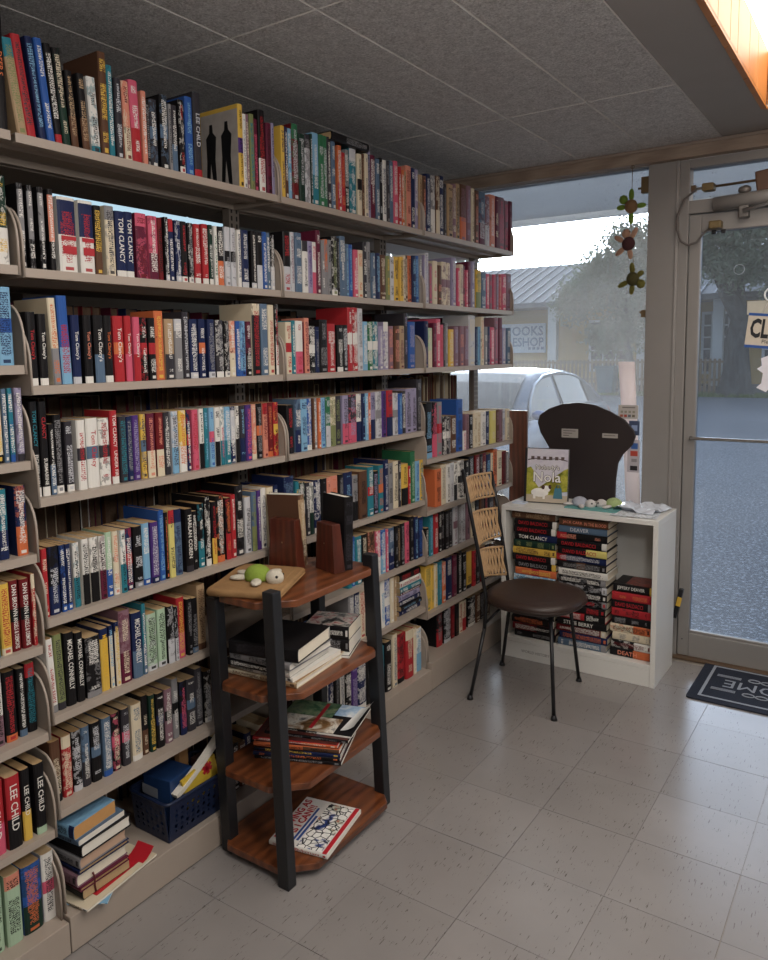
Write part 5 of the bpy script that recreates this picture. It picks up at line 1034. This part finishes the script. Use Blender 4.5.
turtle('crochet_turtle', (.612, 2.752, 1.845), (math.radians(90), math.radians(-95), 0), 'lowest of three crochet turtles hanging in the window', crochet('4e4a30'), crochet('6a6636'), .92, (-.03, -.038, .006), ((0, .05), (110, .05), (-60, .03), (170, .045)), crochet('4e4038'), GT_)
# fluorescent fitting in the next aisle, seen between the shelves
fl = thing('fluorescent_fitting', (-2.15, 2.1, 2.36), 'long lit fluorescent fitting in the next aisle, glimpsed through the shelves', 'ceiling light')
mb = MB(); mb.box(-2.25, -2.05, 1.45, 2.78, 2.405, 2.439); obj('fitting_body', mb, plain('d5d5d2', .5), fl, .003)
mb = MB(); mb.box(-2.23, -2.07, 1.47, 2.76, 2.375, 2.405); obj('light_diffuser', mb, emit('bfe0f2', .75, 'cool_fluorescent_diffuser'), fl)
# ================================================================== outside
GZ = -.15
mb = MB(); mb.box(-60, 60, YW+.1, 27.3, GZ-.1, GZ); struct(obj('street', mb, ASPH))['label'] = 'grey asphalt street and forecourt outside'
mb = MB(); mb.box(-4.7, 5.7, YW+.05, YW+.35, GZ-.05, -.012); struct(obj('door_step', mb, plain('8c8a88', .7, bump=.3)))
GRASS = m_leaf('grass', '4f5f34', '7d8a55', .2)
mb = MB(); mb.box(-60, 60, 27.3, 70, GZ-.1, GZ+.02); struct(obj('verge', mb, plain('6a6f4c', .95, var=.4, scale=3)))
rn = random.Random(9); mb = MB()
for k in range(9000):
    x = rn.uniform(-14, 3); y = rn.uniform(27.2, 28.7); h = rn.uniform(.05, .16); a = rn.random()*PI; w = .03
    mb.add([(x-w*math.cos(a), y-w*math.sin(a), GZ+.01), (x+w*math.cos(a), y+w*math.sin(a), GZ+.01), (x+rn.uniform(-.05, .05), y, GZ+h)], [(0, 1, 2)])
tag(obj('grass_blades', mb, GRASS), 'strip of grass along the far side of the street', 'grass', None, 'stuff')
# canopy over the shop front
cn = MB(); cn.box(-8, 8, YW+.1, 4.55, 2.50, 2.60); cn.box(-8, 8, 4.55, 4.62, 2.46, 2.9)
struct(obj('canopy', cn, m_leaf('translucent_canopy', 'e2e0de', 'f0eeec', .6)))['label'] = 'pale flat canopy over the shop front'
# parked car
car = thing('parked_car', (-2.4, 7.1, GZ), 'silver blue hatchback parked nose-in outside the window', 'car')
PAINT = plain('5f7088', .22, .4, var=.05, scale=3, name='silver_blue_paint'); CG = N('car_glass'); CG.base(hx('1c242c')); CG = CG.end(.05, 0, .5)
CXc, CY, CZ0 = -2.36, 5.3, GZ
def cp(x, y, z): return (CXc+x, CY+y, CZ0+z)
def top(y):
    pts = [(0, .62), (.12, .72), (.5, .82), (1.05, .93), (3.5, 1.0), (4.05, .98), (4.2, .86)]
    for (a, za), (b, zb) in zip(pts[:-1], pts[1:]):
        if a <= y <= b: return za+(zb-za)*(y-a)/(b-a)
def halfw(y): return .88*min(1, (.74+.26*min(1, y/.6)))*(1-.10*max(0, (y-3.6)/.6))
rg = []
for y in (0, .06, .2, .5, 1.05, 1.6, 2.2, 2.8, 3.4, 3.8, 4.05, 4.16, 4.2):
    w = halfw(y); t = top(y); low = .25 if .1 < y < 4.1 else .34
    half = [(0, low), (w*.9, low), (w*.985, low+.14), (w, .55), (w*.985, t-.13), (w*.93, t-.02), (w*.6, t+.015), (0, t+.03)]
    rg.append([cp(x, y, z) for x, z in half]+[cp(-x, y, z) for x, z in half[-2:0:-1]])
mb = MB(); mb.loft(rg); obj('body', mb, PAINT, car)
RL = [(1.0, .95), (1.3, 1.12), (1.7, 1.31), (2.05, 1.41), (2.5, 1.45), (3.0, 1.42), (3.5, 1.29), (3.85, 1.13), (4.1, 1.0)]
def roofz(y):
    for (a, za), (b, zb) in zip(RL[:-1], RL[1:]):
        if a <= y <= b: return za+(zb-za)*(y-a)/(b-a)
    return .95
rg = []
for y, z in RL:
    b = .80*(1-.10*max(0, (y-3.4)/.7)); r = b-(z-.95)*.42; bz = top(min(y, 4.1))-.03
    half = [(0, bz), (b, bz), (r+(b-r)*.12, z-.05*(z-.9)), (r*.9, z), (0, z+.02)]
    rg.append([cp(x, y, q) for x, q in half]+[cp(-x, y, q) for x, q in half[-2:0:-1]])
mb = MB(); mb.loft(rg); obj('roof', mb, PAINT, car)
def side_pt(y, f, off=.012, sg=1):
    z1 = roofz(y); b = .80*(1-.10*max(0, (y-3.4)/.7)); r = b-(z1-.95)*.42; bz = top(min(y, 4.1))-.03
    x0, zz0 = b, bz+.03; x1, zz1 = r+(b-r)*.12, z1-.05*(z1-.9)
    return cp(sg*(x0+(x1-x0)*f+off), y, zz0+(zz1-zz0)*f+off*.3)
for sg in (1, -1):
    for poly in ([(1.32, .08), (2.28, .06), (2.28, .9), (2.0, .9), (1.72, .86), (1.48, .66)], [(2.40, .06), (3.18, .08), (3.18, .88), (2.9, .9), (2.40, .9)], [(3.26, .10), (3.70, .16), (3.55, .74), (3.26, .86)]):
        vs = [side_pt(y, f, .014, sg) for y, f in poly]; vs += [side_pt(y, f, -.02, sg) for y, f in poly]; n = len(poly)
        mb = MB(); mb.add(vs, [tuple(range(n)) if sg < 0 else tuple(range(n-1, -1, -1))]+[(i, (i+1) % n, n+(i+1) % n, n+i) for i in range(n)]); obj('side_window', mb, CG, car)
    mb = MB(); q = side_pt(1.38, .05, .1, sg); mb.ball(q, (.085, .06, .055), 12, 8); obj('wing_mirror', mb, plain('3b62a8', .2, .3), car)
    mb = MB(); mb.tube([side_pt(1.34, .03, .012, sg), side_pt(1.5, .72, .012, sg), side_pt(1.75, .93, .012, sg), side_pt(2.1, .97, .012, sg), side_pt(2.6, .97, .012, sg), side_pt(3.1, .96, .012, sg), side_pt(3.62, .82, .012, sg)], .016, 6); obj('window_trim', mb, plain('b8c0cc', .25, .7), car)
    for y in (.72, 3.38):
        mb = MB(); mb.tube([cp(sg*.66, y, .31), cp(sg*.87, y, .31)], .31, 20); w = obj('wheel', mb, plain('17171a', .8), car)
        mb = MB(); mb.tube([cp(sg*.86, y, .31), cp(sg*.885, y, .31)], .2, 16); obj('hub_cap', mb, plain('a7a9ac', .3, .8), w)
    mb = MB(); mb.ball(cp(sg*.66, .06, .62), (.16, .06, .08), 12, 6); obj('headlight', mb, plain('d7dde4', .1), car)
    mb = MB(); mb.ball(cp(sg*.68, 4.12, .84), (.12, .07, .11), 12, 6); obj('tail_light', mb, plain('7a1a1c', .2), car)
vs = []
for y, s_ in ((1.06, .70), (1.3, .66), (1.66, .58), (1.95, .52)):
    vs.append([cp(x*s_/.5, y-.02, roofz(y)+.035-.03*abs(x)) for x in (-.5, -.25, 0, .25, .5)])
mb = MB()
for a, b in zip(vs[:-1], vs[1:]): mb.add(a+b, [(j, j+1, 6+j, 5+j) for j in range(4)], True)
obj('windscreen', mb, CG, car)
vs = []
for y, s_ in ((3.1, .5), (3.5, .56), (3.9, .6)): vs.append([cp(x*s_/.5, y+.01, roofz(y)+.03-.02*abs(x)) for x in (-.5, 0, .5)])
mb = MB()
for a, b in zip(vs[:-1], vs[1:]): mb.add(a+b, [(j, j+1, 4+j, 3+j) for j in range(2)], True)
obj('rear_window', mb, CG, car)
# the shop across the street
hs = thing('yellow_building', (-7, 32, GZ), 'yellow building with porch, white posts and metal roof across the street', 'building')
YEL = plain('b99a62', .8, var=.08, scale=1); WHT = plain('c8c8c6', .6)
mb = MB(); mb.box(-24, 4, 31.2, 38, GZ, 3.5); obj('wall', mb, YEL, hs)
mb = MB(); mb.add([(-25, 29, 3.45), (5, 29, 3.45), (5, 35, 5.6), (-25, 35, 5.6), (-25, 41, 3.45), (5, 41, 3.45)], [(0, 1, 2, 3), (3, 2, 5, 4)]); mb.add([(-25, 29, 3.3), (5, 29, 3.3), (5, 41, 3.3), (-25, 41, 3.3)], [(3, 2, 1, 0)])
mb.box(-25, 5, 28.95, 29.05, 3.28, 3.48); rf = obj('roof', mb, plain('6e7075', .5, .3, var=.1, scale=.5), hs)
for k in range(40):
    x = -19+k*.5
    mb = MB(); mb.box(x-.02, x+.02, 0, 6.36, 0, .04, Matrix.Translation((0, 29, 3.46)) @ Matrix.Rotation(math.atan2(2.15, 6), 4, 'X')); obj('roof_seam', mb, plain('9a9ca2', .4, .6), rf)
for x in (-10.2, -6.6, -3.9, -.8): mb = MB(); mb.box(x-.18, x+.18, 29.3, 29.6, GZ, 3.3); obj('porch_post', mb, WHT, hs, .01)
mb = MB(); mb.box(-24, 4, 29.1, 31.2, GZ, .15); obj('porch_floor', mb, plain('7a7774', .7), hs)
for x0, x1, z0, z1 in ((-4.75, -3.85, .6, 2.85), (-9.2, -7.6, .7, 2.7), (-2.6, -1.4, .7, 2.6)):
    mb = MB(); mb.box(x0-.08, x1+.08, 31.14, 31.22, z0-.08, z1+.08); w = obj('window_frame', mb, WHT, hs)
    nx, nz = 3, 5
    for i in range(nx):
        for j in range(nz):
            a = x0+(x1-x0)*i/nx; b = x0+(x1-x0)*(i+1)/nx; c = z0+(z1-z0)*j/nz; d = z0+(z1-z0)*(j+1)/nz
            mb = MB(); mb.box(a+.03, b-.03, 31.12, 31.145, c+.03, d-.03); obj('pane', mb, plain('4a5058', .1), w)
bs = thing('shop_sign', (-11.9, 30.9, 1.47), 'pale sign board with blue shop lettering across the street', 'sign')
mb = MB(); mb.box(-13.4, -11.12, 30.9, 30.98, 1.45, 2.72); obj('sign_board', mb, plain('c3ccd6', .6), bs)
SB = plain('5d7492', .6)
lettering('OOKS', SB, (-11.93, 30.88, 2.40), (1, 0, 0), (0, 0, 1), 1.45, .42, bs, 'sign_lettering', .02); lettering('ESHOP', SB, (-11.9, 30.88, 1.92), (1, 0, 0), (0, 0, 1), 1.45, .40, bs, 'sign_lettering', .02)
mb = MB()
for k in range(4): mb.box(-11.9+k*.2, -11.78+k*.2, 30.87, 30.9, 1.58, 1.7)
obj('sign_mark', mb, SB, bs)
# picket fence, wheelie bin
fc = thing('picket_fence', (-8, 28.9, GZ), 'low wooden picket fence in front of the yellow building', 'fence')
FW = plain('8f7a62', .8, var=.2, scale=4)
mb = MB(); mb.box(0, .09, 0, .025, 0, 1.25); pk = mb.mesh('picket', [FW])
for k in range(60): link('picket', pk, fc, (-13.2+k*.16, 28.85, GZ+.05))
for z in (.35, 1.0): mb = MB(); mb.box(-13.3, -3.6, 28.88, 28.92, z, z+.08); obj('fence_rail', mb, FW, fc)
bn = thing('wheelie_bin', (-7.35, 27.6, GZ), 'blue-green wheelie bin standing by the fence', 'bin')
TB = plain('2c5360', .6); mb = MB(); mb.loft([[(-7.35+a*w, 27.6+b*w, z) for a, b in ((-1, -1), (1, -1), (1, 1), (-1, 1))] for z, w in ((GZ+.08, .26), (GZ+1.0, .34))], smooth=False); obj('bin_body', mb, TB, bn, .02)
mb = MB(); mb.box(-7.72, -6.98, 27.22, 27.98, GZ+1.0, GZ+1.08); obj('lid', mb, TB, bn, .02)
mb = MB(); mb.tube([(-7.7, 27.85, GZ+.12), (-7.0, 27.85, GZ+.12)], .12, 12); obj('wheels', mb, BLACKMETAL, bn)
# trees
BARK = N('bark'); bn_ = BARK.noise(5, 6, BARK.pos((1, 1, .25)), .7, 1); BARK.base(BARK.ramp(bn_, [(.3, hx('2e2c2a')), (.7, hx('6c6a66'))])); BARK.bump(bn_, 1, .12); BARK = BARK.end(.9)
def leaves(cl, n, s, seed):
    rn = random.Random(seed); V = []; F = []; tot = sum(c[3]*c[4]*c[5] for c in cl)
    for c in cl:
        for k in range(int(n*c[3]*c[4]*c[5]/tot)):
            while 1:
                d = Vector((rn.uniform(-1, 1), rn.uniform(-1, 1), rn.uniform(-1, 1)))
                if d.length < 1: break
            d = d*(.55+.45*rn.random())/max(d.length, .3)*rn.uniform(.35, 1)
            p = Vector((c[0]+d.x*c[3], c[1]+d.y*c[4], c[2]+d.z*c[5]))
            a = Vector((rn.gauss(0, 1), rn.gauss(0, 1), rn.gauss(0, 1))).normalized(); b = a.orthogonal().normalized()*s*rn.uniform(.5, 1.1); a = a*s*rn.uniform(.7, 1.6)
            q = len(V); V += [tuple(p-a), tuple(p+b*.5), tuple(p+a), tuple(p-b*.5)]; F.append((q, q+1, q+2, q+3))
    m = MB(); m.v = V; m.f = F; m.m = [0]*len(F); m.sm = [False]*len(F); return m
def tree(name, base, h, r, clouds, n, s, label, lm, seed):
    t = thing(name, base, label, 'tree', 'trees across the street'); b = Vector(base); rn = random.Random(seed)
    P = [b+Vector((rn.uniform(-.1, .1)*k, rn.uniform(-.1, .1)*k, h*k/5)) for k in range(6)]
    mb = MB(); mb.tube([P[0]-Vector((0, 0, .1)), P[0]+Vector((0, 0, .25))]+P[1:], [r*1.5, r*1.15]+[r*(1-.1*k) for k in range(1, 6)], 14); obj('trunk', mb, BARK, t)
    for c in clouds:
        mb = MB(); e = Vector(c[:3]); s0 = P[3+rn.randrange(3)]; m_ = s0.lerp(e, .5)+Vector((0, 0, .4)); mb.tube([s0, m_, e], [r*.45, r*.3, r*.1], 8); obj('branch', mb, BARK, t)
    f = obj('foliage', leaves(clouds, n, s, seed), lm, t); f['kind'] = 'stuff'
LF1 = m_leaf('oak_leaves', '566148', '9aa488'); LF2 = m_leaf('hazy_leaves', '5b6350', '98a08a')
tree('oak_tree', (-3.05, 28.0, GZ), 4.5, .48, [(-3.2, 27.2, 6.0, 2.8, 2.4, 2.6), (-1.2, 27.6, 4.6, 2.0, 2, 2.4), (-4.6, 28, 4.9, 1.2, 1.6, 1.5), (-2.8, 27, 4.2, 1.6, 1.2, 1.0), (.6, 28, 5.8, 2, 2, 2.4)], 30000, .10, 'large oak with thick trunk seen through the glass door', LF1, 1)
tree('bushy_tree', (-6.4, 26.6, GZ), 3.0, .16, [(-7.2, 26.5, 4.0, 1.5, 1.2, 1.6), (-6.2, 26.3, 5.0, 1.4, 1.2, 1.5), (-6.0, 26.6, 3.0, 1.3, 1.2, 1.8), (-8.4, 27, 3.3, 1.1, 1.0, 1.2), (-7.0, 26.8, 2.0, 1.3, 1, 1.0)], 15000, .085, 'bushy hazy tree in front of the yellow building, right window half', LF2, 2)
tree('leaning_tree', (-14.5, 25, GZ), 5.0, .2, [(-13.0, 25, 6.2, 2.2, 1.6, 1.3), (-11.6, 25, 5.6, 1.3, 1.2, .8), (-12.4, 25, 4.9, 1.3, 1.1, .7), (-15, 25, 6, 2, 2, 2)], 8000, .085, 'tree with sparse leaves by the shelving end, left in the window', LF2, 3)
for k, (x, y, h) in enumerate(((-28, 46, 6.2), (-14, 48, 5.4), (0, 48, 6.6), (14, 46, 7.4), (-42, 44, 8))):
    tree('distant_tree', (x, y, GZ), h*.6, .3, [(x, y, h*.75, 4, 3, h*.35), (x+3, y, h*.6, 3, 3, h*.3), (x-3, y, h*.6, 3, 3, h*.3)], 5000, .2, f'{ORD[k]} of the hazy trees behind the yellow building', LF2, 20+k)
